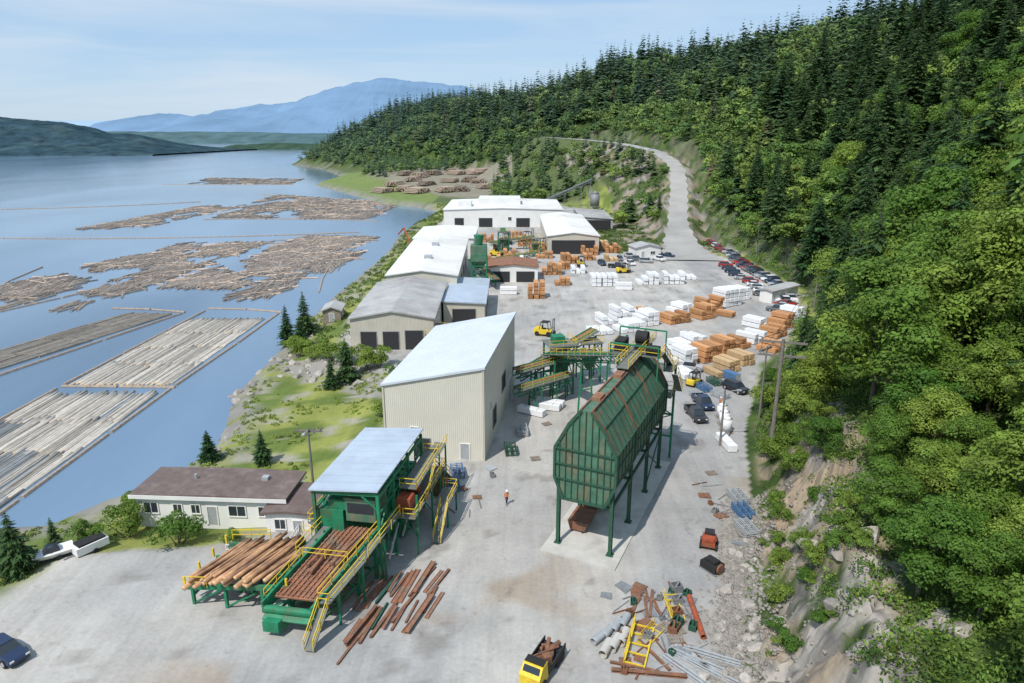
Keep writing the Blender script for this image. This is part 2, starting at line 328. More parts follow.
def ridge(name,pts,depth,col,ns,amp,seed,K=26,seg=40):
    P=[]
    for p,q in zip(pts[:-1],pts[1:]):
        for t in np.linspace(0,1,seg)[:-1]: P.append([p[k]+(q[k]-p[k])*t for k in range(3)])
    P=np.array(P);vs=[]
    for k in range(K+1):
        t=k/K;off=(t-.5)*2;q=P.copy();q[:,1]+=off*depth
        hh=P[:,2]*(1-abs(off)**1.25)
        nn=fbm(q[:,0]/ns,q[:,1]/ns,seed,6)-.47
        q[:,2]=np.maximum(hh+nn*amp*np.minimum(1,hh/(.25*P[:,2].max())),-2.5)-4*(abs(off)>.98);vs.append(q)
    n=len(P);V=np.concatenate(vs);F=[(k*n+i,k*n+i+1,(k+1)*n+i+1,(k+1)*n+i) for k in range(K) for i in range(n-1)]
    return stuff(name,npmesh(name,V,np.array(F),[col],None,True),'structure')
m_m1=M('hazy_blue_mountain',(.165,.265,.39),1,.16,.0012,spec=0)  # distance haze painted into the base colours of both mountain ranges
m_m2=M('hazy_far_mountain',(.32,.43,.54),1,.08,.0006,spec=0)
m_h1=M('forested_far_hill',(.032,.062,.08),1,.5,.03,spec=0,col2=(.055,.09,.1))  # far hill and shore greens carry a painted blue distance haze
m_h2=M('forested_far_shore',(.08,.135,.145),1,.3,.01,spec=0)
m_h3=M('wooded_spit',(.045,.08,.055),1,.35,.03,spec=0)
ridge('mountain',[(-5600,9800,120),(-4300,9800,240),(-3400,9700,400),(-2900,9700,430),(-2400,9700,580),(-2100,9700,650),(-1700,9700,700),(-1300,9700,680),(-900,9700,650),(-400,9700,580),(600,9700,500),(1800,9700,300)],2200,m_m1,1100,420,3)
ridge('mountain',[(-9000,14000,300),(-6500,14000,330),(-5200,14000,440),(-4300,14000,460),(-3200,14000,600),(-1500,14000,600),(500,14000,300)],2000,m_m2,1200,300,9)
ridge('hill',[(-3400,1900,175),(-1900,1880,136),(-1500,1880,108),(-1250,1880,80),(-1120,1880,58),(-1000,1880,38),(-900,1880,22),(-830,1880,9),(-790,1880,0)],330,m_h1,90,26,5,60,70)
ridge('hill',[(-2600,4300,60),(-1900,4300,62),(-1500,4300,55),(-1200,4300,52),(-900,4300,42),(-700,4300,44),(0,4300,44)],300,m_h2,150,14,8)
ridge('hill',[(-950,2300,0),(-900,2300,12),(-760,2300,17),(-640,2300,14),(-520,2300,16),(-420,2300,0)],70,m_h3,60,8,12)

# ---------------------------------------------------------------- trees
def conifer(seed,h,r,tiers,nb,low=False):
    rg=np.random.default_rng(seed);V=[];F=[]
    for i in range(tiers):
        t=(i+.4*rg.random())/tiers; z=h*(.08+.9*t); rr=r*(1-t)**.75*(.65+.6*rg.random())+.22
        k=max(4,int(nb*(1-.5*t)))
        for b in range(k):
            a=2*math.pi*(b+rg.random()*.9)/k+i; L=rr*(.5+.6*rg.random()); w=L*(.27 if not low else .42); dr=L*(.15+.35*rg.random())
            ca,sa=math.cos(a),math.sin(a);dz=rg.uniform(-.45,.45)
            def pt(u,v,zz): return (ca*u-sa*v,sa*u+ca*v,z+zz+dz)
            o=len(V)
            if low:
                V+= [pt(0,0,L*.15),pt(L*.6,w,-dr*.5),pt(L,0,-dr),pt(L*.6,-w,-dr*.5)];F.append((o,o+1,o+2,o+3))
            else:
                V+= [pt(0,0,L*.1),pt(L*.45,w*.6,-dr*.35),pt(L,0,-dr*.9),pt(L*.45,-w*.6,-dr*.35)];F.append((o,o+1,o+2,o+3))
                for sgn in(-1,1):
                    for u in(.2,.4,.6,.8):
                        o=len(V);l2=w*(1.35-u)*1.2*(.7+.6*rg.random());q=rg.uniform(-.12,.12)
                        V+= [pt(L*u,0,-dr*u+.05),pt(L*(u+.11),sgn*l2*.5,-dr*u+.04+q),pt(L*(u+.2),sgn*l2,-dr*u-l2*.3+q),pt(L*(u+.02),sgn*l2*.6,-dr*u-l2*.12)];F.append((o,o+1,o+2,o+3))
    return np.array(V),np.array(F)
def broad(seed,h,r,clumps,per,leaf):
    rg=np.random.default_rng(seed);cs=[]
    for i in range(clumps):
        d=rg.normal(size=3);d/=np.linalg.norm(d);d*=rg.random()**.35
        z=h*.56+d[2]*h*.36; wz=1-.3*max(0,(z/h-.6)/.4); cs.append((d[0]*r*.8*wz,d[1]*r*.8*wz,z))
    Q=[]
    for c in cs:
        cr=r*(.22+.24*rg.random());m=int(per*(.5+(cr/r)*2))
        d=rg.normal(size=(m,3));d/=np.linalg.norm(d,axis=1)[:,None];d[:,2]=np.where(d[:,2]<-.3,-d[:,2],d[:,2])
        rad=cr*(.7+.42*rg.random(m))[:,None]; p=np.array(c)+d*rad*np.array([1,1,.75])
        n=d+rg.normal(size=(m,3))*.42+np.array([0,0,.25]);n/=np.linalg.norm(n,axis=1)[:,None]
        u=np.cross(n,rg.normal(size=(m,3)));u/=np.linalg.norm(u,axis=1)[:,None];w=np.cross(n,u)
        sz=leaf*(.6+.8*rg.random(m))[:,None]
        Q.append(np.stack([p-u*sz,p-w*sz*.6,p+u*sz,p+w*sz*.6],1))
    V=np.concatenate(Q).reshape(-1,3);F=np.arange(len(V)).reshape(-1,4);return V,F,cs
con_p=[];dec_p=[];bush_p=[]
for i in range(7):
    h=20;V,F=conifer(100+i,h,3.3+.6*(i%3),32,17)
    crown=npmesh('conifer_crown',V,F,[m_con]);t=MB().cyl((0,0,-1.5),(0,0,h*.97),.28,.03,7).mesh('conifer_trunk',m_bark)
    con_p.append([('trunk',t,(0,0,0)),('crown',crown,(0,0,0))])
for i in range(8):
    h=12;V,F,cs=broad(200+i,h,4.5+.5*(i%3),26,400,.16)
    crown=npmesh('leafy_crown',V,F,[m_dec]);mb=MB().cyl((0,0,-1.5),(0,0,h*.4),.28,.2,8)
    for c in cs[:11]: mb.cyl((0,0,h*.25+random.random()*h*.12),c,.12,.03,5)
    dec_p.append([('trunk',mb.mesh('leafy_trunk',m_bark),(0,0,0)),('crown',crown,(0,0,0))])
for i in range(4):
    V,F,cs=broad(300+i,2.6,1.9,12,170,.1)
    mb=MB()
    for c in cs[:6]: mb.cyl((0,0,-.4),c,.05,.02,5)
    bush_p.append([('stem',mb.mesh('bush_stem',m_bark),(0,0,0)),('foliage',npmesh('bush_foliage',V,F,[m_dec]),(0,0,0))])
lowc=[conifer(400+i,20,3.7,11,9,True) for i in range(7)]
midc=[conifer(420+i,20,3.7,24,16,True) for i in range(7)]
lowd=[broad(430+i,12,5.4,12,20,.68)[:2] for i in range(5)]
midd=[broad(450+i,12,5.2,18,90,.33)[:2] for i in range(6)]
cand=[]
for (y0,y1,sp) in((22,66,4.8),(66,120,6.0),(120,210,7.4),(210,450,8.0),(450,720,9),(720,1300,11)):
    gx=np.arange(-380,520,sp);gy=np.arange(y0,y1,sp);A,B=np.meshgrid(gx,gy);A=A+rng.uniform(-.5,.5,A.shape)*sp*1.15;B=B+rng.uniform(-.5,.5,B.shape)*sp*1.15
    cand.append(np.stack([A.ravel(),B.ravel()],1))
cand=np.concatenate(cand);X,Y=cand[:,0],cand[:,1]
z,dh,ih,s,iy,dy,dr,cut,n1,n2=terrain(X,Y)
thr=np.where(Y<62,7.5,np.where(Y<78,6.0,np.where(Y<100,4.2,3)))+rng.random(len(X))*2.5
dist3=np.sqrt(X**2+Y**2+(z+6-40)**2)
hillok=ih&(dh>thr)&(dh<235)&(dr>8.5)&(dist3>46)
lowok=(~ih)&(Y>425)&(Y<760)&(dr>9)&(s>40)&~((X<-14)&(X>-118)&(Y<725)&(Y<700+X))
lowok|=(~ih)&(Y>600)&(s>40)&(X<-120)
lowok|=(~ih)&(dr>8)&(dr<26)&(Y>300)&(Y<520)&(X<84)&(rng.random(len(X))<.45)
keep=(hillok|lowok)&(np.abs(X)<.8*Y+14)&(s>3)
X,Y,z,dh,ih,n1,dist3=[a[keep] for a in(X,Y,z,dh,ih,n1,dist3)]
D=np.hypot(X,Y);N=len(X)
pd=fbm(X/24,Y/24,91)
decp=np.where(Y<62,.6,np.where((Y<260)&(dh<120),.2+.8*sm(.40,.48,pd),np.where(dh<36,.8,.1+.6*sm(.48,.58,pd))))
decp=np.where(ih,decp,.45)
isd=(rng.random(N)<decp)|(dist3<74)
hgt=np.where(isd,rng.uniform(10,16,N),rng.uniform(15,32,N))
hgt=np.where(isd&(Y<260)&(Y>66)&(dh>12),rng.uniform(14,22,N),hgt)
near=np.clip((dh-5)/20,0,1);hgt=hgt*np.where(Y<66,.38+.4*near,np.where(Y<170,.5+.5*near,np.where(dh<25,.8,1)))
hgt=np.where(~ih,hgt*.62,hgt)
order=np.argsort(-(hgt/D)*(np.abs(X)<.77*Y+4)-10*(D<78));ind=set(order[:285].tolist())
VV=[];FF=[];TT=[];off=0
for i in range(N):
    x,y,h=X[i],Y[i],hgt[i]
    if i in ind:
        if isd[i]:
            place('leafy_tree',dec_p[rng.integers(8)],(x,y,z[i]),rng.random()*6.3,(h/12*rng.uniform(.9,1.25),h/12*rng.uniform(.9,1.25),h/12),'bright green broad-leaved tree on the forested hillside','tree','broad-leaved trees on the hillside')
        else:
            w_=h/20*rng.uniform(1.0,1.45)
            place('conifer_tree',con_p[rng.integers(7)],(x,y,z[i]),rng.random()*6.3,(w_,w_,h/20),'dark green conifer on the forested hillside','tree','conifers on the hillside')
        continue
    if D[i]<60: continue
    if isd[i]: pv,pf=(midd if D[i]<340 else lowd)[rng.integers(5)];k=h/12
    else: pv,pf=(midc if D[i]<380 else lowc)[rng.integers(7)];k=h/20
    a=rng.random()*6.3;c,sn=math.cos(a),math.sin(a);wd=k*(.95+.5*rng.random()) if D[i]<300 else k*(1+.5*rng.random())
    v=np.stack([(pv[:,0]*c-pv[:,1]*sn)*wd+x,(pv[:,0]*sn+pv[:,1]*c)*wd+y,pv[:,2]*k+z[i]-.5],1)
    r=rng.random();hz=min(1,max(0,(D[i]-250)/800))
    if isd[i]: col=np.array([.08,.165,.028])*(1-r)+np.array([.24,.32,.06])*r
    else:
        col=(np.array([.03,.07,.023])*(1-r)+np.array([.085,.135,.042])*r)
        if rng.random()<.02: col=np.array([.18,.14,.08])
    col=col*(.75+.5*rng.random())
    col=col*(1-hz*.5)+np.array([.1,.16,.15])*hz*.5  # distance haze blended into the tint of far trees
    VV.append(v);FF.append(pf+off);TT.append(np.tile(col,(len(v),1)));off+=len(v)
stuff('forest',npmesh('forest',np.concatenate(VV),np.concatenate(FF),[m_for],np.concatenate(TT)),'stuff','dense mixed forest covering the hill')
VV=[];TT=[]
def scrub(n,x0,x1,y0,y1,test,size,c1,c2,rad):
    X=rng.uniform(x0,x1,n);Y=rng.uniform(y0,y1,n);r=terrain(X,Y);k=test(X,Y,r)
    X,Y,z=X[k],Y[k],r[0][k]
    for x,y,zz in zip(X,Y,z):
        m=34;R0=rad*(.5+rng.random());d=rng.normal(size=(m,3));d/=np.linalg.norm(d,axis=1)[:,None];d[:,2]=abs(d[:,2])
        p=np.array([x,y,zz])+d*R0*np.array([1,1,.8])*(.6+.5*rng.random(m))[:,None];n_=d+rng.normal(size=(m,3))*.6;n_/=np.linalg.norm(n_,axis=1)[:,None]
        u=np.cross(n_,rng.normal(size=(m,3)));u/=np.linalg.norm(u,axis=1)[:,None];w=np.cross(n_,u);sz=size*(.6+.8*rng.random(m))[:,None]
        VV.append(np.stack([p-u*sz,p-w*sz*.6,p+u*sz,p+w*sz*.6],1).reshape(-1,3));t=rng.random();TT.append(np.tile(np.array(c1)*(1-t)+np.array(c2)*t,(m*4,1)))
scrub(9500,12,80,22,110,lambda X,Y,r:r[2]&(r[1]>np.where(Y<66,6.6+r[8]*8,np.where(Y<80,4.6+r[8]*8,1.5)))&(r[1]<36)&(fbm(X/4,Y/4,99)>.32),.14,(.055,.12,.02),(.2,.29,.05),.95)
scrub(1500,12,80,26,84,lambda X,Y,r:r[2]&(r[1]>1.5)&(r[1]<9)&(fbm(X/3,Y/3,199)>.5),.1,(.07,.13,.03),(.2,.27,.05),.55)
scrub(3600,40,120,95,330,lambda X,Y,r:r[2]&(r[1]>1.5)&(r[1]<26)&(r[6]>7),.26,(.055,.12,.02),(.19,.28,.05),1.5)
scrub(1900,-10,100,240,520,lambda X,Y,r:(~r[2])&(r[6]>7)&(r[6]<34)&(fbm(X/6,Y/6,77)>.43),.35,(.05,.1,.025),(.15,.21,.04),1.4)
scrub(3000,-62,-14,50,130,lambda X,Y,r:(~r[4])&(r[3]>2.5)&(r[5]>.8)&(fbm(X/4,Y/4,95)>.5)&~((X>-42)&(X<-19)&(Y>59)&(Y<74)),.11,(.13,.2,.03),(.3,.36,.07),.36)
scrub(1300,-52,-34,132,420,lambda X,Y,r:(r[3]>2.5)&(~r[4]),.2,(.06,.12,.025),(.17,.23,.045),.8)
V=np.concatenate(VV);stuff('undergrowth',npmesh('undergrowth',V,np.arange(len(V)).reshape(-1,4),[m_for],np.concatenate(TT)),'stuff','low green undergrowth and shrubs on the banks')
def H(x,y): return float(terrain(np.array([x]),np.array([y]))[0][0])
for x,y,h in((-47,137,9),(-45,143,10),(-43,133,7),(-29,113,8),(-31,110,6),(-40.5,83,4.5),(-33,82,5),(-47.5,56.5,7),(-50,58,5.5),(-46.5,60.5,4)):
    place('conifer_tree',con_p[random.randrange(6)],(x,y,H(x,y)),random.random()*6,(h/20*1.5,h/20*1.5,h/20),'small dark conifer growing on the shore bank','tree','conifers along the shore')
for x,y,k in((-34.5,61.5,1.5),(-41,64,1.3),(-43,68,1.4),(-39,70,1.2),(-44,62,1.0),(-26,116,1.6),(-34,121,1.7),(-38,124,1.5),(-42,128,1.4),(-30,119.5,1.5),(-44,131,1.4),(-24,117,1.4),(-46,148,1.3),(-28.5,60.8,.7),(-21.5,64.5,.7),(-19.5,95,1.0),(-20,103,1.1),(-18.6,110,1.6)):
    place('bush',bush_p[random.randrange(4)],(x,y,H(x,y)),random.random()*6,k,'rounded green bush beside the mill yard','bush','bushes along the yard edge')
for i in range(60):
    y=random.uniform(42,108);x=np.interp(y,[32,42,58,70,89,115],[13,17.4,23,27.5,33,44.6])+random.uniform(1.5,9)
    place('bush',bush_p[random.randrange(4)],(x,y,H(x,y)),random.random()*6,random.uniform(.3,.85) if y<68 else random.uniform(.4,1.3),'small green bush rooted in the rock cut','bush','bushes on the rock cut')

# ---------------------------------------------------------------- buildings
def building(name,label,cx,cy,rz,w,l,prof,wm,rm,ops=(),over=.4,z=0,cat='building',extra=None):
    top=[(x,zz) for x,zz in prof]
    wall=MB().extr([(-w/2,-.5)]+top+[(w/2,-.5)],-l/2,l/2).mesh('wall',wm)
    x0,z0=top[0];x1,z1=top[1];e0=z0-(z1-z0)/(x1-x0)*over;xa,za=top[-2];xb,zb=top[-1];e1=zb+(zb-za)/(xb-xa)*over
    rp=[(x0-over,e0)]+top[1:-1]+[(xb+over,e1)]
    roof=MB().extr([(x,zz+.03) for x,zz in rp]+[(x,zz+.3) for x,zz in rp[::-1]],-l/2-over,l/2+over)
    nseam=max(4,int(l/1.2))
    if rm is not m_brownroof:
        for i in range(nseam+1):
            y=-l/2-over+.1+(l+2*over-.2)*i/nseam
            for (xa_,za_),(xb_,zb_) in zip(rp[:-1],rp[1:]): roof.beam((xa_,y,za_+.31),(xb_,y,zb_+.31),.07,.06)
    roof=roof.mesh('roof',rm)
    parts=[('wall',wall,(0,0,0)),('roof',roof,(0,0,0))]
    for sd,p,ww,z0,hh,kind in ops:
        mb=MB();mat={'door':m_galv,'opening':m_dark,'window':m_glass}[kind]  # an opening is a flat dark panel painted as the shaded interior
        fr=.12
        def bx(a,b,c,d,dep,mi):
            if sd in'SN':
                sg=-1 if sd=='S' else 1;y=sg*(l/2);mb.bb(a,b,min(y,y+sg*dep),max(y,y+sg*dep),c,d,mi)
            else:
                sg=1 if sd=='E' else -1;x=sg*(w/2);mb.bb(min(x,x+sg*dep),max(x,x+sg*dep),a,b,c,d,mi)
        bx(p-ww/2,p+ww/2,z0,z0+hh,.04,0)
        bx(p-ww/2-fr,p-ww/2,z0,z0+hh+fr,.1,1);bx(p+ww/2,p+ww/2+fr,z0,z0+hh+fr,.1,1);bx(p-ww/2,p+ww/2,z0+hh,z0+hh+fr,.09,1)
        if kind=='window': bx(p-.03,p+.03,z0,z0+hh,.07,1);bx(p-ww/2-fr,p+ww/2+fr,z0-fr,z0,.13,1)
        if kind=='door' and ww>2:
            for k in range(1,5): bx(p-ww/2,p+ww/2,z0+hh*k/5-.03,z0+hh*k/5+.03,.06,1)
        parts.append(('window' if kind=='window' else 'door',mb.mesh(kind,[mat,m_white if kind!='opening' else m_steel]),(0,0,0)))  # opening panels share the door name but only hold painted interior shade
    if extra: parts+=extra
    return place(name,parts,(cx,cy,z),rz,1,label,cat)
rzA=-R(8.3)
trim=MB()
for x,zt in((-6.5,9.5),(6.5,12.2)): trim.bb(x-.12,x+.12,-13.9,-13.76,0,zt)
building('mill_building','tall cream metal mill building with sloping pale roof',-8.0,94.0,rzA,13.0,27.5,[(-6.5,9.6),(6.5,12.4)],m_cream,m_roofw,
 [('S',-1.6,2.0,0,2.6,'opening'),('S',-2.6,.9,3.2,.9,'window'),('S',4,1.1,0,2.2,'door'),('E',-9,1,5,1.3,'window'),('E',-6,2.6,1.5,2.8,'opening'),('E',2,3.2,3.8,2.6,'opening'),('E',8,3,0,3.4,'door'),('W',0,4,0,4,'door')],over=.25,
 extra=[('corner_trim',trim.mesh('trim',m_beige),(0,0,0))])
building('mill_shed','beige shed with weathered grey gable roof and open doorways',-23.5,143.5,0.02,16,33,[(-8,6.2),(0,7.6),(8,6.2)],m_beige,m_roofg,
 [('S',-4.6,3,0,3.6,'opening'),('S',-.3,3,0,3.6,'opening'),('S',4.2,3.4,0,3.8,'opening'),('E',-6,3,0,3.5,'door'),('E',4,4,0,3.5,'opening')])
building('side_shed','low shed with pale blue-grey flat roof',-10.5,158,0,9,26,[(-4.5,5.2),(4.5,4.8)],m_beige,m_roofb,[('S',0,5,0,3.6,'opening'),('E',-6,4,0,3.4,'opening'),('E',4,4,0,3.4,'opening')])
building('long_mill_building','long cream mill building with bright white roof',-22.5,193,0.02,17,60,[(-8.5,7.4),(0,8.6),(8.5,7.4)],m_cream,m_roofwh,
 [('S',3,3,3.2,2.6,'opening'),('E',-20,4,0,4,'opening'),('E',-10,6,1,3,'opening'),('E',3,6,1,3,'opening'),('E',16,5,0,4,'opening')],extra=[('roof_vent',MB().bb(-1,1,-14,-12,8.2,9.6).mesh('rv',m_galv),(0,0,0)),('roof_vent',MB().bb(-1,1,8,10,8.2,9.6).mesh('rv',m_galv),(0,0,0))])
building('white_workshop','white workshop with flat white roof by the water',-23,244,0,20,30,[(-10,6.8),(0,7.4),(10,6.8)],m_white,m_roofwh,[('S',0,5,0,4,'opening'),('E',0,6,0,4,'opening')])
building('long_mill_building','wide low white mill building at the end of the yard',-4,338,0,54,50,[(-27,7.6),(0,8.4),(27,7.6)],m_white,m_roofwh,
 [('S',-20,4,0,4,'opening'),('S',-8,6,0,4,'opening'),('S',3,1.5,3,1.5,'window'),('S',9,6,0,4,'opening'),('S',20,4,0,4,'opening')],extra=[('roof_vent',MB().bb(-12,8,-8,10,8.2,11.2).mesh('roof_vent',m_roofwh),(0,0,0)),('roof_vent',MB().bb(-21,-15,-15,-6,7.8,10.6).mesh('roof_vent',m_roofwh),(0,0,0))])
building('storage_shed','open storage shed with bright white gable roof',21.5,272,0,18,66,[(-9,6.2),(0,7.4),(9,6.2)],m_beige,m_roofwh,[('S',0,15,0,4.8,'opening'),('E',-20,9,0,4.6,'opening'),('E',-6,9,0,4.6,'opening'),('E',10,9,0,4.6,'opening')])
building('storage_shed','dark open shed with low grey roof',37,318,0,14,36,[(-7,6),(7,5)],m_roofg,m_roofg,[('S',0,12,0,4.6,'opening'),('E',0,20,0,4,'opening')])
building('machine_shed','small shed with rusty red roof between lumber stacks',.3,197,0,14,12,[(-7,4.2),(0,5.0),(7,4.2)],m_white,m_rustroof,[('S',-3.5,5,0,3,'opening'),('S',3.5,5,0,3,'opening')])
building('small_hut','small grey hut beside the parked vehicles',46,236,.2,9,7,[(-4.5,3.2),(0,4.2),(4.5,3.2)],m_white,m_roofg,[('S',-2,1,0,2,'door'),('S',1.6,1.6,1,1,'window')])
building('small_hut','little dark hut standing on the shore edge',-41.5,154,.1,4,6,[(-2,2.6),(0,3.4),(2,2.6)],m_wood,m_roofg,[('S',0,1,0,2,'door'),('E',0,1.2,1,1,'window')],z=H(-41.5,154)+.3)
building('site_office','long white site office trailer beside the car park',68,170,-.9,3.4,12,[(-1.7,3),(0,3.3),(1.7,3)],m_white,m_roofg,[('W',-3,1.2,1.1,1,'window'),('W',3,1.2,1.1,1,'window'),('W',0,1,.2,2,'door')])
hz=H(-31,66)+.55
building('waterside_house','long low white house with nearly flat brown roof',-32.5,68.3,-.06,16.5,5.6,[(-8.25,3.35),(0,3.5),(8.25,3.35)],m_white,m_brownroof,
 [('S',-6.6,1.5,1.3,1.2,'window'),('S',-3.6,.9,1.4,1,'window'),('S',3.0,1.8,1.2,1.2,'window'),('S',.2,1,.1,2.1,'door'),('S',-1.6,.9,1.4,1,'window'),('S',6,1.2,1.3,1.1,'window'),('E',0,1.4,1.3,1,'window'),('W',0,1.4,1.3,1,'window')],over=.4,z=hz,cat='house',
 extra=[('roof_vent',MB().cyl((-3,.5,3.6),(-3,.5,4.3),.15,n=8).mesh('rvent',m_galv),(0,0,0)),('roof_vent',MB().bb(4.5,5.2,.5,1.2,3.6,4.1).mesh('rvent',m_galv),(0,0,0)),('fascia',MB().bb(-8.7,8.7,-3.28,-3.21,3.15,3.6).mesh('fascia',m_white),(0,0,0))])
deck=[('deck_floor',MB().bb(-3,3,-2,2,.9,1.05).mesh('deck_floor',m_wood),(0,0,0)),
 ('railing',MB().rail((-3,-2,1.05),(3,-2,1.05),step=.5).rail((3,-2,1.05),(3,2,1.05),step=.5).mesh('railing',m_white),(0,0,0)),
 ('stair',MB().bb(-4,-3,-1.6,-.4,.5,.65).bb(-4.6,-4,-1.6,-.4,.25,.51).bb(-5.2,-4.6,-1.6,-.4,0,.26).mesh('stair',m_wood),(0,0,0))]+[('post',MB().bb(x-.08,x+.08,y-.08,y+.08,-.6,.9).mesh('post',m_wood),(0,0,0)) for x in(-2.8,2.8) for y in(-1.8,1.8)]
building('house_annex','low white annex with brown roof beside the house',-23.4,66.2,-.06,4.8,5.6,[(-2.4,2.9),(0,3.1),(2.4,2.9)],m_white,m_brownroof,[('S',-.9,1.1,1.1,1.1,'window'),('S',1,.9,.1,2,'door')],z=hz-.3,cat='house')
place('wooden_deck',deck,(-25.6,61.4,hz-.7),-.06,1,'grey wooden deck with white railing in front of the house','deck')
# ---------------------------------------------------------------- green storage bins
L=21.6;rzB=-R(24.7)
slab=MB().bb(-3.9,3.9,-12.4,12.4,-.3,.16).mesh('concrete_pad',m_conc)
place('concrete_pad',[],(11.5,69.2,0),rzB,1,'long concrete pad under the green storage bins','concrete pad',root=slab)
parts=[]
prof=[(-2.1,5.6),(2.1,5.6),(3.05,7.8),(3.05,11.0),(1.7,13.6),(.5,15.2),(-.5,15.2),(-1.7,13.6),(-3.05,11.0),(-3.05,7.8)]
for b in range(3):
    ya=-L/2+b*L/3+.06;yb=-L/2+(b+1)*L/3-.06
    parts.append(('bin_bay',MB().extr(prof,ya,yb).mesh('bin_bay',m_dgreen),(0,0,0)))
    ym=(ya+yb)/2
    parts.append(('hopper',MB().loft([[(-.7,ym-.8,4.2),(.7,ym-.8,4.2),(.7,ym+.8,4.2),(-.7,ym+.8,4.2)],[(-2.05,ya+.2,5.59),(2.05,ya+.2,5.59),(2.05,yb-.2,5.59),(-2.05,yb-.2,5.59)]]).mesh('hopper',m_dgreen),(0,0,0)))
ribs=MB();nb_=18
for i in range(nb_+1):
    yy=-L/2+.02+(L-.04)*i/nb_;big_=i%6==0
    for a,b in zip(prof,prof[1:]+prof[:1]):
        if a[1]>15.1 and b[1]>15.1: continue
        top_=max(a[1],b[1])>13
        ribs.beam((a[0]*1.012,yy,a[1]),(b[0]*1.012,yy,b[1]),.24 if big_ else (.05 if top_ else .07),.28 if big_ else .1)
for x in(-2.6,-1.95,-1.3,-.65,0,.65,1.3,1.95,2.6): ribs.beam((x,-L/2-.07,5.65 if abs(x)<2.1 else 6.8),(x,-L/2-.07,float(np.interp(abs(x),[.5,1.7,3.05],[15.2,13.6,11.0]))),.07,.09)
for z_ in(7.8,9.4,11.0): ribs.beam((-3,-L/2-.1,z_),(3,-L/2-.1,z_),.12)
for sg in(-1,1):
    for px,pz in((3.08,11.0),(3.08,9.4),(3.08,7.8),(1.74,13.62)): ribs.beam((sg*px,-L/2,pz),(sg*px,L/2,pz),.13)
parts.append(('stiffening_rib',ribs.mesh('ribs',m_gframe),(0,0,0)))
rs=MB()
for y in(-L/2+.15,-L/6,L/6,L/2-.15):
    for sg in(-1,1): rs.beam((sg*3.12,y,11.1),(sg*1.78,y,13.7),.26,.12);rs.beam((sg*1.78,y,13.7),(sg*.55,y,15.32),.26,.12)
for sg in(-1,1): rs.beam((sg*.55,-L/2,15.3),(sg*.55,L/2,15.3),.16,.12)
parts.append(('rusty_edge_trim',rs.mesh('ridge',m_rust),(0,0,0)))
for y in(-L/3,0,L/3): parts.append(('bin_hatch',MB().bb(-.45,.45,y-.8,y+.8,15.2,15.6).mesh('hatch',m_rustroof),(0,0,0)))
ylist=[-10.3,-3.6,3.6,10.3]
for y in ylist:
    for x in(-2.75,2.75):
        parts.append(('leg',MB().bb(x-.05,x+.05,y-.16,y+.16,.16,7.8).bb(x-.17,x+.17,y-.21,y-.15,.16,7.8).bb(x-.17,x+.17,y+.15,y+.21,.16,7.8).bb(x-.35,x+.35,y-.35,y+.35,.15,.24).mesh('leg',m_gframe),(0,0,0)))
br=MB()
for y in ylist: br.beam((-2.75,y,5.3),(2.75,y,5.3),.26)
for x in(-2.75,2.75): br.beam((x,-10.3,5.4),(x,10.3,5.4),.28);br.beam((x,10.3,.5),(x,3.6,5.0),.12);br.beam((x,3.6,.5),(x,10.3,5.0),.12)
parts.append(('cross_brace',br.mesh('brace',m_gframe),(0,0,0)))
wk=MB().bb(-.7,.7,1,L/2+3,15.75,15.83,1);wk.rail((.7,1,15.8),(.7,L/2+3,15.8)).rail((-.7,1,15.8),(-.7,L/2+3,15.8)).rail((-.7,L/2+3,15.8),(.7,L/2+3,15.8))
for z_ in(9.2,12.6):
    wk.bb(-3.2,3.6,L/2+.3,L/2+3.2,z_,z_+.1,1).rail((-3.2,L/2+3.2,z_+.1),(3.6,L/2+3.2,z_+.1)).rail((3.6,L/2+.3,z_+.1),(3.6,L/2+3.2,z_+.1)).rail((-3.2,L/2+.3,z_+.1),(-3.2,L/2+3.2,z_+.1))
wk.beam((4.0,L/2+3.2,9.3),(4.0,L/2-.6,12.7),.7,.1,1).rail((4.35,L/2+3.2,9.3),(4.35,L/2-.6,12.7))
wk.beam((2.6,L/2+3.0,12.7),(2.6,L/2-2.2,15.8),.7,.1,1).rail((2.95,L/2+3.0,12.7),(2.95,L/2-2.2,15.8)).bb(.7,3,L/2-4.6,L/2-2.2,15.7,15.8,1).rail((3,L/2-4.6,15.8),(3,L/2-2.2,15.8)).rail((.7,L/2-4.6,15.8),(3,L/2-4.6,15.8))
wk.bb(-3,-.7,L/2-5,L/2-1,15.7,15.8,1).rail((-3,L/2-5,15.8),(-3,L/2-1,15.8)).rail((-3,L/2-5,15.8),(-.7,L/2-5,15.8))
parts.append(('walkway',wk.mesh('walkway',[m_yel,m_grate]),(0,0,0)))
hd=MB().cyl((-.7,L/2-1.2,17.0),(.7,L/2-1.2,17.0),.8,n=14).bb(-.5,.5,L/2-2.8,L/2+.4,15.85,16.4).bb(-.6,.5,L/2+.6,L/2+2.2,12.8,15.5).bb(1.2,2.6,L/2-4.2,L/2-2.8,15.8,16.7).bb(-2.6,-1.4,L/2-4,L/2-2,15.8,17.1)
parts.append(('drive_drum',hd.mesh('drum',m_black),(0,0,0)))
st=MB()
for x in(-3,3.4): st.beam((x,L/2+3.1,0),(x,L/2+3.1,15.8 if x<0 else 12.7),.26)
for z_ in(3,6,9): st.beam((-3,L/2+3.1,z_),(3.4,L/2+3.1,z_),.2)
st.beam((-3,L/2+3.1,3),(3.4,L/2+3.1,6),.12).beam((-3,L/2+3.1,9),(3.4,L/2+3.1,6),.12)
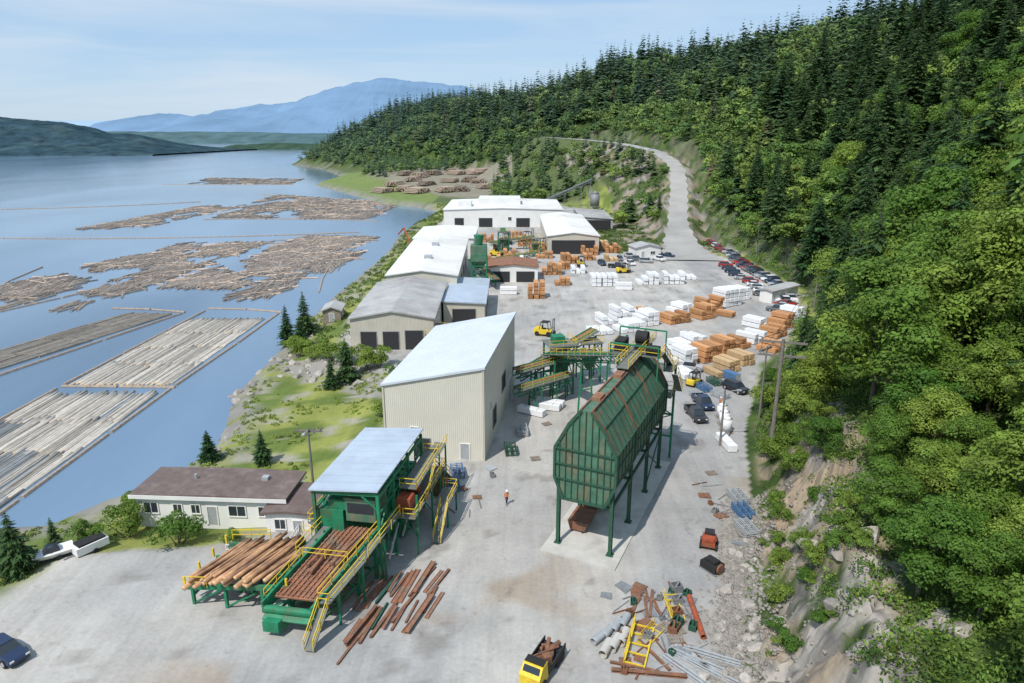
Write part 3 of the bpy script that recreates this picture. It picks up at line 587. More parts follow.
for x in(-2.8,2.8): st.beam((x,L/2-1,13),(x,L/2-1,18),.14).beam((x,L/2-4.8,13),(x,L/2-4.8,17),.14)
st.beam((-2.8,L/2-1,18),(2.8,L/2-1,18),.16).beam((-2.8,L/2-4.8,17),(2.8,L/2-4.8,17),.16)
parts.append(('tower_frame',st.mesh('tower_frame',m_green),(0,0,0)))
place('storage_bins',parts,(11.5,69.2,0),rzB,1,'long ribbed green steel bins raised on tall legs','storage bins')
sk=[('skip_body',MB().extr([(-1,.5),(1,.5),(1.4,1.7),(-1.4,1.7)],-2,2).mesh('skip_body',m_rust),(0,0,0)),('skid',MB().bb(-.8,-.6,-2,2,.16,.5).mesh('skid',m_black),(0,0,0)),('skid',MB().bb(.6,.8,-2,2,.16,.5).mesh('skid',m_black),(0,0,0))]
for dx,dy in((-4,-5),( -2.4,-1)): place('steel_skip',sk,(11.5+dx,69.2+dy,0),rzB,.8,'rusty steel skip standing under the green bins','skip','skips under the bins')

# ---------------------------------------------------------------- conveyors
def conveyor(name,label,a,b,w,legs,mat=m_green,rail=True,z0=0,belt=m_rust):
    a=Vector(a);b=Vector(b);d=(b-a);dd=Vector((d.x,d.y,0)).normalized();r=Vector((dd.y,-dd.x,0))
    fr=MB()
    for sg in(-1,1):
        p=a+r*sg*w/2;q=b+r*sg*w/2
        fr.beam(p,q,.18,.5);fr.beam(p+Vector((0,0,-1.1)),q+Vector((0,0,-1.1)),.16,.16)
        n=max(2,int(d.length/2))
        for i in range(n): 
            u=p.lerp(q,i/n);v=p.lerp(q,(i+1)/n);fr.beam(u,v+Vector((0,0,-1.1)),.09);fr.beam(u,u+Vector((0,0,-1.1)),.09)
    parts=[('truss',fr.mesh('truss',mat),(0,0,0)),('belt',MB().beam(a+Vector((0,0,.05)),b+Vector((0,0,.05)),w-.25,.12).mesh('belt',belt),(0,0,0))]
    if rail: 
        e=r*(w/2+.8);wk=MB().beam(a+r*(w/2+.5),b+r*(w/2+.5),.7,.08,1).rail(a+e,b+e,t=.05)
        parts.append(('walkway',wk.mesh('walkway',[m_yel,m_grate]),(0,0,0)))
    for t in legs:
        p=a.lerp(b,t)
        lg=MB()
        for sg in(-1,1): 
            top=p+r*sg*w/2+Vector((0,0,-1));lg.beam(top,Vector((top.x+r.x*sg*.4,top.y+r.y*sg*.4,z0)),.25)
        lg.beam(Vector((p.x-r.x*w/2,p.y-r.y*w/2,p.z*.45)),Vector((p.x+r.x*w/2,p.y+r.y*w/2,p.z*.45)),.15)
        parts.append(('support_leg',lg.mesh('support_leg',mat),(0,0,0)))
    return place(name,parts,(0,0,0),0,1,label,'conveyor')
conveyor('conveyor','green steel conveyor leaving the cream mill building',(0.5,99,5.5),(12.5,106,6.5),1.6,(.3,.65))
conveyor('conveyor','raised green conveyor climbing to the green bins',(6,104,6.6),(15.5,83,13.2),1.6,(.15,.5,.8))
conveyor('conveyor','low green conveyor crossing the yard',(1,104,3.2),(14,112,8.4),1.4,(.2,.6,.9))
conveyor('conveyor','low green conveyor crossing the yard',(0.6,95,4.0),(9,101,4.4),1.2,(.3,.7))
conveyor('conveyor','low green conveyor between the far sheds',(-6,214,2.5),(8,222,3.5),1.6,(.2,.8))
conveyor('conveyor','low green conveyor between the far sheds',(-8,246,3),(8,252,4.5),1.8,(.2,.8))
conveyor('conveyor','low green conveyor beside the long mill building',(-12,206,4),(-4,180,3),1.5,(.2,.8))
tw=MB()
for x in(-2,2):
    for y in(-2,2): tw.beam((x,y,0),(x,y,8.6),.28)
for z in(3,5.8,8.5):
    for a,b in(((-2,-2),(2,-2)),((2,-2),(2,2)),((2,2),(-2,2)),((-2,2),(-2,-2))): tw.beam((*a,z),(*b,z),.22)
for z in(0,3,5.8): tw.beam((-2,-2,z),(2,-2,z+2.8),.12);tw.beam((2,-2,z),(2,2,z+2.8),.12)
tp=[('frame',tw.mesh('frame',m_green),(0,0,0)),('platform',MB().bb(-2.4,2.4,-2.4,2.4,5.85,5.95,1).rail((-2.4,-2.4,5.95),(2.4,-2.4,5.95)).rail((2.4,-2.4,5.95),(2.4,2.4,5.95)).bb(-2.4,2.4,-2.4,2.4,8.6,8.7,1).rail((-2.4,-2.4,8.7),(2.4,-2.4,8.7)).rail((2.4,-2.4,8.7),(2.4,2.4,8.7)).mesh('platform',[m_yel,m_grate]),(0,0,0)),
 ('hopper',MB().loft([[(-.6,-.6,2.6),(.6,-.6,2.6),(.6,.6,2.6),(-.6,.6,2.6)],[(-1.6,-1.6,5.6),(1.6,-1.6,5.6),(1.6,1.6,5.6),(-1.6,1.6,5.6)]]).mesh('hopper',m_dgreen),(0,0,0)),
 ('drive_unit',MB().bb(-1.2,.8,-1,1,8.7,10).mesh('drive',m_green),(0,0,0))]
place('transfer_tower',tp,(7.5,104.5,0),.25,.95,'green open steel transfer tower with yellow railings','tower')
place('transfer_tower',tp[:3],(13,110,0),.25,.8,'green open steel transfer tower with yellow railings','tower')
place('transfer_tower',tp,(-3,240,0),.1,.9,'green open steel tower between the far sheds','tower')
place('transfer_tower',tp[:3],(8,236,0),.4,.7,'green open steel tower between the far sheds','tower')
tp2=[('frame',tw.mesh('frame2',m_green),(0,0,0)),('hopper',MB().loft([[(-1,-1,5),(1,-1,5),(1,1,5),(-1,1,5)],[(-2.1,-2.1,7),(2.1,-2.1,7),(2.1,2.1,7),(-2.1,2.1,7)],[(-2.1,-2.1,11),(2.1,-2.1,11),(2.1,2.1,11),(-2.1,2.1,11)]]).mesh('hopper',m_dgreen),(0,0,0)),('cyclone',MB().cyl((0,0,11),(0,0,13.6),.9,1.3,12).mesh('cyclone',m_green),(0,0,0))]
place('hopper_tower',tp2,(-9,185,0),0,1.05,'green steel hopper tower beside the long mill building','tower')
conveyor('conveyor','thin grey conveyor rising above the far mill roofs',(18,372,7),(44,386,17),1.3,(.4,.75,.95),m_steel,False,belt=m_steel)
place('silo',[('shell',MB().cyl((0,0,4),(0,0,15),4.2,n=18).cyl((0,0,15),(0,0,18),4.2,.4,18).cyl((0,0,4),(0,0,1.6),4.2,.6,18).mesh('silo',m_steel,True),(0,0,0)),('stand',MB().beam((-2.6,-2,0),(-2.6,-2,6),.3).beam((2.6,-2,0),(2.6,-2,6),.3).beam((0,2.8,0),(0,2.8,6),.3).mesh('stand',m_steel),(0,0,0))],(46,385,H(46,385)),0,.6,'small dark steel silo beside the far conveyor','silo')
for (a,b) in(((-16,128,3),(-5,118,5)),((-15,124,2.5),(-3,126,4)),((-17,131,4),(-4,131,3))): conveyor('conveyor','dark steel conveyor between the mill buildings',a,b,1.3,(.3,.8),m_steel,True)

# ---------------------------------------------------------------- log infeed machine
rzI=-R(9.8);parts=[]
def wp_(x,y,z):
    if y<0: return (x+.22*y,y*.8,z)
    return (x,y,z)
roof=MB().add([(-3.4,-1.8,8.9),(3.3,-1.8,9.3),(3.3,12.2,9.3),(-3.4,12.2,8.9),(-3.4,-1.8,9.05),(3.3,-1.8,9.45),(3.3,12.2,9.45),(-3.4,12.2,9.05)],[(3,2,1,0),(4,5,6,7),(0,1,5,4),(1,2,6,5),(2,3,7,6),(3,0,4,7)])
for i in range(11): roof.beam((-3.35,-1.6+i*1.3,9.07),(3.25,-1.6+i*1.3,9.47),.06,.05)
parts.append(('roof',roof.mesh('roof',m_roofb),(0,0,0)))
for x in(-3.1,3.1):
    for y in(-1.4,2.6,7.2,11.8): parts.append(('post',MB().beam((x,y,0),(x,y,8.9),.28).mesh('post',m_green),(0,0,0)))
tr_=MB()
for y in(-1.4,2.6,7.2,11.8): tr_.beam((-3.1,y,8.6),(3.1,y,8.85),.2,.3).beam((-3.1,y,7.2),(-1.6,y,8.6),.14).beam((3.1,y,7.2),(1.6,y,8.6),.14)
for x in(-3.1,3.1):
    tr_.beam((x,-1.4,8.5),(x,11.8,8.5),.2,.3).beam((x,-1.4,5),(x,11.8,5),.2,.3).beam((x,-1.4,6.8),(x,11.8,6.8),.12)
    for a_,b_ in((-1.4,2.6),(2.6,7.2),(7.2,11.8)): tr_.beam((x,a_,5),(x,b_,8.3),.12).beam((x,a_,1),(x,b_,5),.12).beam((x,(a_+b_)/2,2),(x,(a_+b_)/2,8.5),.12)
parts.append(('roof_truss',tr_.mesh('truss',m_green),(0,0,0)))
hs=MB().bb(-2.9,-.6,-1.0,5,3.2,6.6).bb(-2.6,2.6,4,11.5,2.6,5.8).bb(-3.05,3.05,5.5,11.9,.2,2.4).bb(-2,0,-.8,3,6.6,7.6).bb(.4,2.8,2.4,4,2.6,5.4)
for k in range(5): hs.bb(-3.0,-.5,-1.1+k*1.3,-.9+k*1.3,3.1,6.7)
for k in range(6): hs.bb(-2.7,2.7,4.2+k*1.3,4.35+k*1.3,2.5,5.95)
parts.append(('machine_housing',hs.mesh('housing',m_green),(0,0,0)))
ch=MB().beam((.7,-.5,4.6),(.7,-10.8,2.6),4.0,.15)
for i in range(9):
    x=-1.1+i*.45;ch.beam((x,-.6,4.74),(x,-10.7,2.78),.12,.16)
for k in range(16): 
    y=-.9-k*.64;ch.beam((-1.3,y,4.68+(y+.5)*.194),(2.7,y,4.68+(y+.5)*.194),.1,.2)
for i in range(5):
    x=random.uniform(-.9,2.3);y0=random.uniform(-9.5,-5);y1=y0+random.uniform(3,4.5);ch.cyl((x,y0,3.15+(y0+10.8)*.195),(x+random.uniform(-.4,.4),y1,3.15+(y1+10.8)*.195),.16,.12,8)
parts.append(('trough_bed',ch.warp(wp_).mesh('trough',m_rustroof),(0,0,0)))
sw=MB().beam((-1.5,0,4.6),(-1.5,-12.2,2.3),.2,1.2).beam((2.9,0,4.6),(2.9,-12.2,2.3),.2,1.2).beam((.7,-11.4,2.1),(.7,-12.6,1.4),4.2,.2)
for k in range(9):
    y=-1-k*1.35;z_=4.5-k*.255
    for x in(-1.62,3.02): sw.beam((x,y,z_-.7),(x,y,z_+.75),.12)
for sg in(-1.5,2.9):
    sw.beam((sg,-.5,1.4),(sg,-11.8,.8),.16,.2)
    for k in range(7): sw.beam((sg,-.8-k*1.6,1.3),(sg,-2.4-k*1.6,3.7-k*.3),.1)
sw.bb(-1.0,.4,-13.2,-11.8,.6,1.6).cyl((-1.4,-12,2.1),(2.8,-12,2.1),.35,n=12)
parts.append(('trough_side',sw.warp(wp_).mesh('side',m_green),(0,0,0)))
for y in(-11.5,-8.3,-5,-1.7):
    lg=MB().beam((-1.5,y,0),(-1.5,y,3+(y+12)*.12),.3).beam((2.9,y,0),(2.9,y,3+(y+12)*.12),.3).beam((-1.5,y,1),(2.9,y,1),.22).beam((-1.5,y,.2),(2.9,y,2.6),.12)
    parts.append(('support_leg',lg.warp(wp_).mesh('leg',m_green),(0,0,0)))
wk=MB().beam((3.6,-11.5,2.9),(3.6,-5.5,3.9),.9,.08,1).rail((4.05,-11.5,2.9),(4.05,-5.5,3.9)).rail((3.1,-11.5,3.2),(3.1,-1,5)).beam((3.6,-5.5,4.0),(3.6,1.6,5.2),.9,.08,1).rail((4.05,-5.0,4.1),(4.05,1.6,5.2))
wk.rail((3.1,-11.5,2.9),(4.05,-11.5,2.9)).beam((3.8,-12,2.8),(3.8,-14.5,.2),.8,.1,1).rail((4.2,-12,2.8),(4.2,-14.5,.2)).rail((3.4,-12,2.8),(3.4,-14.5,.2))
wk.rail((-1.75,-11.5,2.6),(-1.75,-6,3.7)).beam((-2,-5.6,4.0),(-2,-.6,5),.7,.08,1).rail((-2.4,-5.6,4.0),(-2.4,-.6,5))
wk.bb(-1.4,2.8,-.5,.3,5.3,5.38,1).rail((-1.4,-.5,5.38),(2.8,-.5,5.38)).rail((-1.4,-6.2,4.2),(2.8,-6.2,4.2),h=.9)
wk.warp(wp_)
wk.bb(3.2,5.4,2,13,4.5,4.6,1).rail((5.4,2,4.6),(5.4,13,4.6)).rail((3.2,13,4.6),(5.4,13,4.6)).rail((5.4,2,4.6),(4.2,2,4.6))
wk.beam((4.6,13,4.5),(4.6,18,.3),.9,.12,1).rail((5,13,4.5),(5,18,.3)).rail((4.1,13,4.5),(4.1,18,.3))
wk.bb(3.3,5,4,12,6.6,6.7,1).rail((5,4,6.7),(5,12,6.7)).rail((3.3,4,6.7),(5,4,6.7)).rail((3.3,12,6.7),(5,12,6.7))
wk.bb(3.4,4.8,13,16,6.0,6.08,1).rail((4.8,13,6.1),(4.8,16,6.1)).beam((5.2,6,4.6),(5.2,9,6.6),.5,.1,1).rail((5.5,6,4.6),(5.5,9,6.6))
wk.bb(5.4,7.0,8,12,2.6,2.68,1).rail((7,8,2.68),(7,12,2.68)).rail((5.4,12,2.68),(7,12,2.68)).beam((6.6,8,2.6),(6.6,5,.2),.8,.1,1).rail((7,8,2.6),(7,5,.2)).rail((6.2,8,2.6),(6.2,5,.2))
wk.rail((-3.4,5,7.0),(-3.4,11.8,7.0)).bb(-4.1,-3.25,-1,8,4.9,4.98,1).rail((-4.1,-1,4.98),(-4.1,8,4.98)).rail((-4.1,-1,4.98),(-3.25,-1,4.98))
for k in range(8): wk.bb(4.2,5.0,13.2+k*.6,13.45+k*.6,4.2-k*.5,4.26-k*.5)
parts.append(('walkway',wk.mesh('walkway',[m_yel,m_grate]),(0,0,0)))
for y in(-10,-6,-2): parts.append(('walkway_post',MB().beam((4,y,0),(4,y,2.9+(min(y,2)+11)*.17),.16).warp(wp_).mesh('wpost',m_green),(0,0,0)))
for y in(3,8,12.8): parts.append(('walkway_post',MB().beam((5.3,y,0),(5.3,y,6.6 if y<12 else 4.6),.18).beam((3.2,y,4.4),(5.3,y,4.4),.15).beam((5.3,y,2),(3.2,y,4.4),.1).mesh('wpost',m_green),(0,0,0)))
for x,y,h_ in((4.7,13.2,6),(4.7,15.8,6),(6.9,8.2,2.6),(6.9,11.8,2.6)): parts.append(('walkway_post',MB().beam((x,y,0),(x,y,h_),.16).mesh('wpost',m_green),(0,0,0)))
parts.append(('drive_unit',MB().bb(3.2,4.6,3,4.6,4.7,6.0).mesh('drive',m_red),(0,0,0)))
parts.append(('drive_unit',MB().cyl((3.4,6.8,5.2),(4.4,6.8,5.2),.5,n=12).mesh('drive',m_red),(0,0,0)))
parts.append(('hydraulic_unit',MB().bb(3.5,4.9,14,15.6,.2,2.2).bb(3.8,4.6,14.2,15.0,2.2,2.8).mesh('hyd',m_rust),(0,0,0)))
pp=MB()
for k in range(5): pp.cyl((-3.3,-1+k*.1,1.0+k*.35),(-3.3,11,1.2+k*.35),.06,n=6)
for y in(0,4,8): pp.cyl((3.3,y,1.2),(3.3,y+3,3.4),.12,n=7)
parts.append(('pipe_run',pp.mesh('pipes',m_galv),(0,0,0)))
parts.append(('control_cabin',MB().bb(-.3,2.6,-.9,2.2,5.6,7.8).bb(-.4,2.7,-1.0,2.3,7.8,8.0).mesh('cabin',m_dgreen),(0,0,0),[('window',MB().bb(-.1,2.4,-.97,-.92,6.5,7.5).mesh('cabwin',m_glass),(0,0,0))]))
dk=MB()
for y in(-7.6,-5.4,-3.2,-1):
    dk.beam((-12.6,y,1.7),(-2.9,y,2.8),.25,.45)
    for x in(-12.2,-9,-5.5,-3.0): dk.beam((x,y,0),(x,y,1.75+(x+12.6)*.11),.24)
for x in(-12.2,-7.2,-3.0): dk.beam((x,-7.6,.9),(x,-1,.9),.2);dk.beam((x,-7.6,1.4+(x+12.6)*.11),(x,-1,1.4+(x+12.6)*.11),.22,.35)
for x in(-12.2,-9,-5.5): dk.beam((x,-7.6,.1),(x+3,-7.6,1.9),.12)
parts.append(('log_deck_frame',dk.mesh('deck',m_green),(0,0,0)))
for a_,b_ in(((-12.6,-7.9,1.9),(-10.5,-7.9,2.1)),((-5.5,.2,2.9),(-3.4,-.4,3.1)),((-12.6,-.4,1.9),(-8.5,-.4,2.4))): parts.append(('deck_railing',MB().rail(a_,b_).mesh('guard',m_yel),(0,0,0)))
for y in(-7.6,-5.4,-3.2,-1):
    parts.append(('log_stop',MB().beam((-12.9,y,1.8),(-12.9,y,2.7),.18).mesh('stop',m_yel),(0,0,0)));parts.append(('log_stop',MB().beam((-3.1,y,2.7),(-3.1,y,3.7),.18).mesh('stop',m_yel),(0,0,0)))
place('log_infeed_machine',parts,(-15,57,0),rzI,1,'green sawmill infeed machine with blue roof and yellow handrails','sawmill machine')
def logmesh(n,L,r,mat,seed,tap=.25):
    rg=random.Random(seed);rings=[];k=6
    for i in range(k):
        t=i/(k-1);rr=r*(1-tap*t);ox=rg.uniform(-.06,.06);oz=rg.uniform(-.03,.03)
        rings.append([(ox+math.cos(a*2*math.pi/n)*rr*rg.uniform(.93,1.07),-L/2+L*t,oz+math.sin(a*2*math.pi/n)*rr) for a in range(n)])
    mb=MB().loft(rings);mb.m[-1]=1;mb.m[-2]=1;return mb.mesh('log',[mat,m_tan],True)
lo=[logmesh(9,8.0,r,m_logo,i) for i,r in enumerate((.19,.22,.16,.24))]
cI,sI=math.cos(rzI),math.sin(rzI)
def loc(x,y,z): return (-15+x*cI-y*sI,57+x*sI+y*cI,z)
for i in range(30):
    x=-11.7+ (i%18)*.44;lay=0 if i<18 else 1
    if lay:x+=1.2
    zz=2.25+(x+12.6)*.11+lay*.36
    place('log',[],loc(x,-4.3+random.uniform(-.5,.5),zz),rot=(random.uniform(-.02,.02),0,rzI-.3+random.uniform(-.08,.08)),label='peeled orange-brown log lying on the green log deck',cat='log',group='logs on the infeed deck',root=random.choice(lo),s=random.uniform(.8,1.05))
hb=MB().bb(-.2,.2,-3.2,3.2,0,.03).bb(-.2,.2,-3.2,3.2,.22,.25).bb(-.02,.02,-3.2,3.2,.03,.22).mesh('rusty_beam',m_rust)
hc_=MB().bb(-.3,.3,-3.2,3.2,.0,.04).bb(-.3,-.26,-3.2,3.2,.04,.14).bb(.26,.3,-3.2,3.2,.04,.14).mesh('rusty_channel',m_rustroof)
hg=MB().bb(-.16,.16,-3.2,3.2,0,.03).bb(-.16,.16,-3.2,3.2,.29,.32).bb(-.02,.02,-3.2,3.2,.03,.29).mesh('green_beam',m_gframe)
for i in range(30):
    x=-13.4+(i%14)*.5+random.uniform(-.15,.15);y=52.7-(i//14)*4.0+random.uniform(-1.0,1.0)+(i%14)*.2
    if y>45: place('steel_beam',[],(x,y,.02+.26*(i%5==0)),-.3+random.uniform(-.1,.1),random.uniform(.45,.85),'rusty steel beam lying on the yard','steel beam','steel beams on the ground',root=hg if i in(4,18) else random.choice([hb,hc_]))

# ---------------------------------------------------------------- lumber
def lumber(mat,seed,layers=7):
    rg=random.Random(seed);mb=MB()
    for k in range(layers):
        z=.12+k*.13;n=5
        for j in range(n):
            x=-.6+j*.24+.12;mb.bb(x-.113,x+.113,-2.1+rg.uniform(0,.12),2.1-rg.uniform(0,.12),z,z+.118)
    for y in(-1.6,0,1.6): mb.bb(-.6,.6,y-.05,y+.05,0,.115)
    return mb.mesh('lumber_pack',mat)
def wrapped(seed):
    mb=MB();w,h,l=.62,1.03,2.2;rings=[]
    for y,k in((-l,.96),(-l+.06,1),(-l*.3,.99),(l*.3,1),(l-.06,1),(l,.96)):
        rings.append([(-w*k,y,.13),(w*k,y,.13),(w*k,y,h-.06),(w*k-.06,y,h*k+.02),(-w*k+.06,y,h*k+.02),(-w*k,y,h-.06)])
    mb.loft(rings)
    for y in(-1.6,0,1.6): mb.bb(-.6,.6,y-.05,y+.05,0,.125,1)
    for y in(-1.1,1.1): mb.bb(-.64,.64,y-.02,y+.02,h+.02,h+.035,1)
    return mb.mesh('wrapped_pack',[m_wrap,m_wood])
PK={'o':[lumber(m_orange,i) for i in range(3)],'t':[lumber(m_tan,i) for i in range(2)],'w':[wrapped(i) for i in range(2)]}
LB={'o':'stacked pack of orange cedar boards in the yard','t':'stacked pack of pale sawn boards in the yard','w':'lumber pack wrapped in white plastic in the yard'}
def stack(x,y,rz,nx,nz,kind,ny=1):
    c,s_=math.cos(rz),math.sin(rz)
    for i in range(nx):
        for j in range(ny):
            top=max(1,nz-(random.random()<.3)-(random.random()<.1))
            for k in range(top):
                u=(i-(nx-1)/2)*1.5+random.uniform(-.08,.08);v=(j-(ny-1)/2)*5.4+random.uniform(-.2,.2)
                place('wrapped_lumber_pack' if kind=='w' else 'lumber_pack',[],(x+u*c-v*s_,y+u*s_+v*c,k*1.08),rz+random.uniform(-.02,.02),1,LB[kind],'lumber','wrapped lumber packs' if kind=='w' else 'lumber packs',root=random.choice(PK[kind]))
for a in[(25.5,187,.05,5,3,'w'),(38,189,.05,4,3,'w'),(45.5,190,0,4,3,'w'),(30,181,1.5,1,2,'w'),(51,196,0,3,2,'w'),
 (18.5,139,.35,3,1,'w'),(25,141,.35,4,2,'w'),(29.5,146,.35,3,3,'w'),(25.5,150.5,.3,4,3,'w'),(31.5,152.5,.3,3,2,'o'),(20.5,147,.3,2,2,'w'),
 (36.5,148,.5,4,2,'o'),(43.5,151.5,.5,3,3,'o'),(47,159,.5,4,3,'o'),(53,164,.5,4,4,'w'),(57.5,170,.5,3,3,'w'),(49.5,153.5,.9,2,1,'o'),(39.5,157,.5,3,2,'w'),
 (54.5,137,.7,3,2,'o'),(58.5,143.5,.7,3,3,'o'),(62.5,149,.7,3,3,'w'),(48.5,133,.7,3,2,'w'),(50,126.5,.7,2,2,'o'),(53,144,.7,2,2,'w'),
 (36,121,.5,3,3,'o'),(40.8,125.5,.5,3,3,'o'),(45,129.5,.5,2,2,'o'),(42,119.0,.5,2,2,'t'),(31.5,119,.4,2,3,'w'),(33,126.5,.4,3,3,'w'),(29.8,112,.4,2,1,'w'),(38.2,115.5,.5,2,2,'t'),(35.0,112.5,.4,1,1,'t'),(37.5,131,.5,2,2,'w'),
 (6.2,172,0,3,4,'o'),(-1,176,1.57,2,2,'w'),(15,212,.1,4,2,'o'),(19,222,.1,4,3,'o'),(27,238,0,4,3,'o'),(26,228,0,3,2,'o'),(33,226,0,3,2,'t'),(11,232,0,4,2,'o'),(3,216,0,3,3,'w'),
 (5.5,97.5,1.2,2,1,'w'),(3,94.8,1.0,1,1,'w'),(-4,250,0,4,3,'o'),(5,258,0,4,3,'o'),(-6,225,0,3,2,'o'),(36,243,0,4,3,'o'),(12,203,0,4,3,'o'),(20,205,0,3,2,'w'),(9,245,0,4,3,'o'),(32,250,0,4,3,'t'),(14,188,0,3,2,'o'),(0,230,0,4,3,'o'),(-10,268,0,4,3,'o'),(2,275,0,5,3,'o')]:
    stack(*a)
rack=MB()
for k in range(4):
    for y in(-1.6,0,1.6): rack.bb(-1,1,y-.05,y+.05,.1+k*.3,.18+k*.3)
    for x in(-.9,0,.9): rack.bb(x-.06,x+.06,-1.8,1.8,.18+k*.3,.3+k*.3)
rk_b=rack.mesh('rack_b',m_blue);rk_g=rack.mesh('rack_g',m_galv);rk_gr=rack.mesh('rack_gr',m_gframe)
for x,y,rz,m,l in((-7.0,72.6,.2,rk_b,'blue'),(-6.7,75.8,.2,rk_b,'blue'),(25.4,66.5,.15,rk_b,'blue'),(25.8,69.6,.15,rk_g,'grey'),(24.6,63.0,.2,rk_g,'grey'),(-.2,82,.1,rk_gr,'dark green'),(1.4,88,.1,rk_g,'grey'),(31.5,105,.3,rk_b,'blue'),(34,108,.3,rk_gr,'dark green'),(29.4,101.5,.2,rk_g,'grey'),(33.2,101.8,.6,rk_g,'grey')):
    place('steel_rack',[],(x,y,.02),rz,.78,l+' steel rack stack standing on the yard','rack','stacked steel racks',root=m)

# ---------------------------------------------------------------- vehicles
def ring(y,wb,wt,z0,z1,c=.08): 
    zm=z0+(z1-z0)*.45
    return [(-wb*.92,y,z0),(wb*.92,y,z0),(wb,y,zm),(wt,y,z1-c),(wt-c,y,z1),(-wt+c,y,z1),(-wt,y,z1-c),(-wb,y,zm)]
def carparts(kind):
    if kind=='pickup': L=2.7;rows=[(-L,.8,.8,.45,.85),(-L+.1,.93,.9,.35,.98),(-1.7,.95,.93,.3,1.02),(1.7,.95,.93,.3,1.08),(L-.12,.95,.93,.35,1.08),(L,.9,.88,.4,1.02)];cab=(-1.5,-.9,.5,.75,1.75);
    elif kind=='suv': L=2.3;rows=[(-L,.75,.72,.4,.8),(-L+.15,.88,.85,.3,.95),(-1.2,.92,.88,.25,1.02),(1.8,.92,.88,.25,1.02),(L,.85,.8,.35,.98)];cab=(-1.25,-.6,1.75,2.15,1.68)
    else: L=2.2;rows=[(-L,.7,.66,.35,.62),(-L+.2,.84,.8,.25,.74),(-.9,.88,.83,.2,.88),(1.5,.88,.83,.2,.9),(L-.1,.82,.78,.3,.85),(L,.74,.7,.4,.75)];cab=(-1.0,-.35,1.1,1.75,1.4)
    body=MB().loft([ring(*r) for r in rows])
    y0,y1,y2,y3,zt=cab;zb=rows[2][4]-.03;wb=rows[2][2]-.05
    gl=MB().loft([[(-wb,y0,zb),(wb,y0,zb),(wb,y0+.02,zb+.02),(-wb,y0+.02,zb+.02)],[(-wb,y1,zb),(wb,y1,zb),(wb-.18,y1,zt-.05),(-wb+.18,y1,zt-.05)],[(-wb,y2,zb),(wb,y2,zb),(wb-.18,y2,zt-.05),(-wb+.18,y2,zt-.05)],[(-wb,y3,zb),(wb,y3,zb),(wb-.02,y3,zb+.05),(-wb+.02,y3,zb+.05)]])
    rf=MB().loft([[(-wb+.2,y1-.05,zt-.05),(wb-.2,y1-.05,zt-.05),(wb-.26,y1,zt),(-wb+.26,y1,zt)],[(-wb+.2,y2+.05,zt-.05),(wb-.2,y2+.05,zt-.05),(wb-.26,y2,zt),(-wb+.26,y2,zt)]])
    if kind=='pickup':
        body=MB().loft([ring(*r) for r in rows[:3]]+[ring(.85,.95,.93,.3,1.05)]).bb(-.95,.95,.85,L,.35,.62).bb(-.95,-.83,.85,L,.62,1.1).bb(.83,.95,.85,L,.62,1.1).bb(-.83,.83,L-.1,L,.62,1.08)
    wh=MB().cyl((-.12,0,0),(.12,0,0),.36,n=14).mesh('wheel',m_black);rim=MB().cyl((-.135,0,0),(.135,0,0),.2,n=10).mesh('rim',m_galv)
    P=[('body',body.mesh('body',m_car),(0,0,0)),('window_glass',gl.mesh('glass',m_glass),(0,0,0)),('cab_roof',rf.mesh('roof',m_car),(0,0,0))]
    wx=rows[2][1]-.1
    for x in(-wx,wx):
        for y in(-L*.62,L*.62): P.append(('wheel',wh,(x,y,.36),[('rim',rim,(0,0,0))]))
    hl=MB().box(0,0,0,.3,.06,.14).mesh('headlight',m_light)
    for x in(-.58,.58): P.append(('headlight',hl,(x,-L+.0,.68 if kind!='pickup' else .8)))
    tl=MB().box(0,0,0,.16,.06,.2).mesh('tail_light',m_red)
    for x in(-.7,.7): P.append(('tail_light',tl,(x,L-.0,.68 if kind!='pickup' else .85)))
    return P
CP={k:carparts(k) for k in('sedan','suv','pickup')}
cols=[('white',(.75,.75,.75)),('black',(.03,.03,.035)),('silver',(.42,.43,.44)),('grey',(.13,.14,.15)),('dark blue',(.02,.035,.08)),('red',(.35,.03,.025)),('white',(.75,.75,.75)),('silver',(.35,.36,.38)),('black',(.03,.03,.035)),('grey',(.13,.14,.15))]
def car(kind,x,y,rz,ci,where,group=None):
    cn,c=cols[ci];k={'sedan':'car','suv':'tall car','pickup':'pickup truck'}[kind]
    place('pickup_truck' if kind=='pickup' else 'car',CP[kind],(x,y,.02),rz,1,f'{cn} {k} {where}','pickup truck' if kind=='pickup' else 'car',group,c)
row=[(77,240),(75,228),(74,215),(73.5,200),(74,188),(72.5,176),(68.5,166),(65,159),(61,155)]
acc=[]
for p,q in zip(row[:-1],row[1:]):
    L_=math.hypot(q[0]-p[0],q[1]-p[1]);n=int(L_/2.4)
    for i in range(n): acc.append((p[0]+(q[0]-p[0])*i/n,p[1]+(q[1]-p[1])*i/n,math.atan2(q[1]-p[1],q[0]-p[0])))
for i,(x,y,a) in enumerate(acc): car(random.choice(['sedan','suv','pickup']),x,y,a+random.uniform(-.06,.06)+.25,random.randrange(10),'parked at the foot of the hill','cars parked in a row')
for i,(x,y) in enumerate([(75.4,243),(75.6,249),(76,254),(76.5,259.5),(77,265),(67.5,190),(67.4,186),(67,182),(66.8,195),(66.5,200),(67,205),(67.5,210),(68,215),(66.5,178),(65,174)]): car(random.choice(['sedan','suv']),x,y,.2 if y>240 else 1.3,random.randrange(10),'parked beside the gravel road','cars parked beside the road')
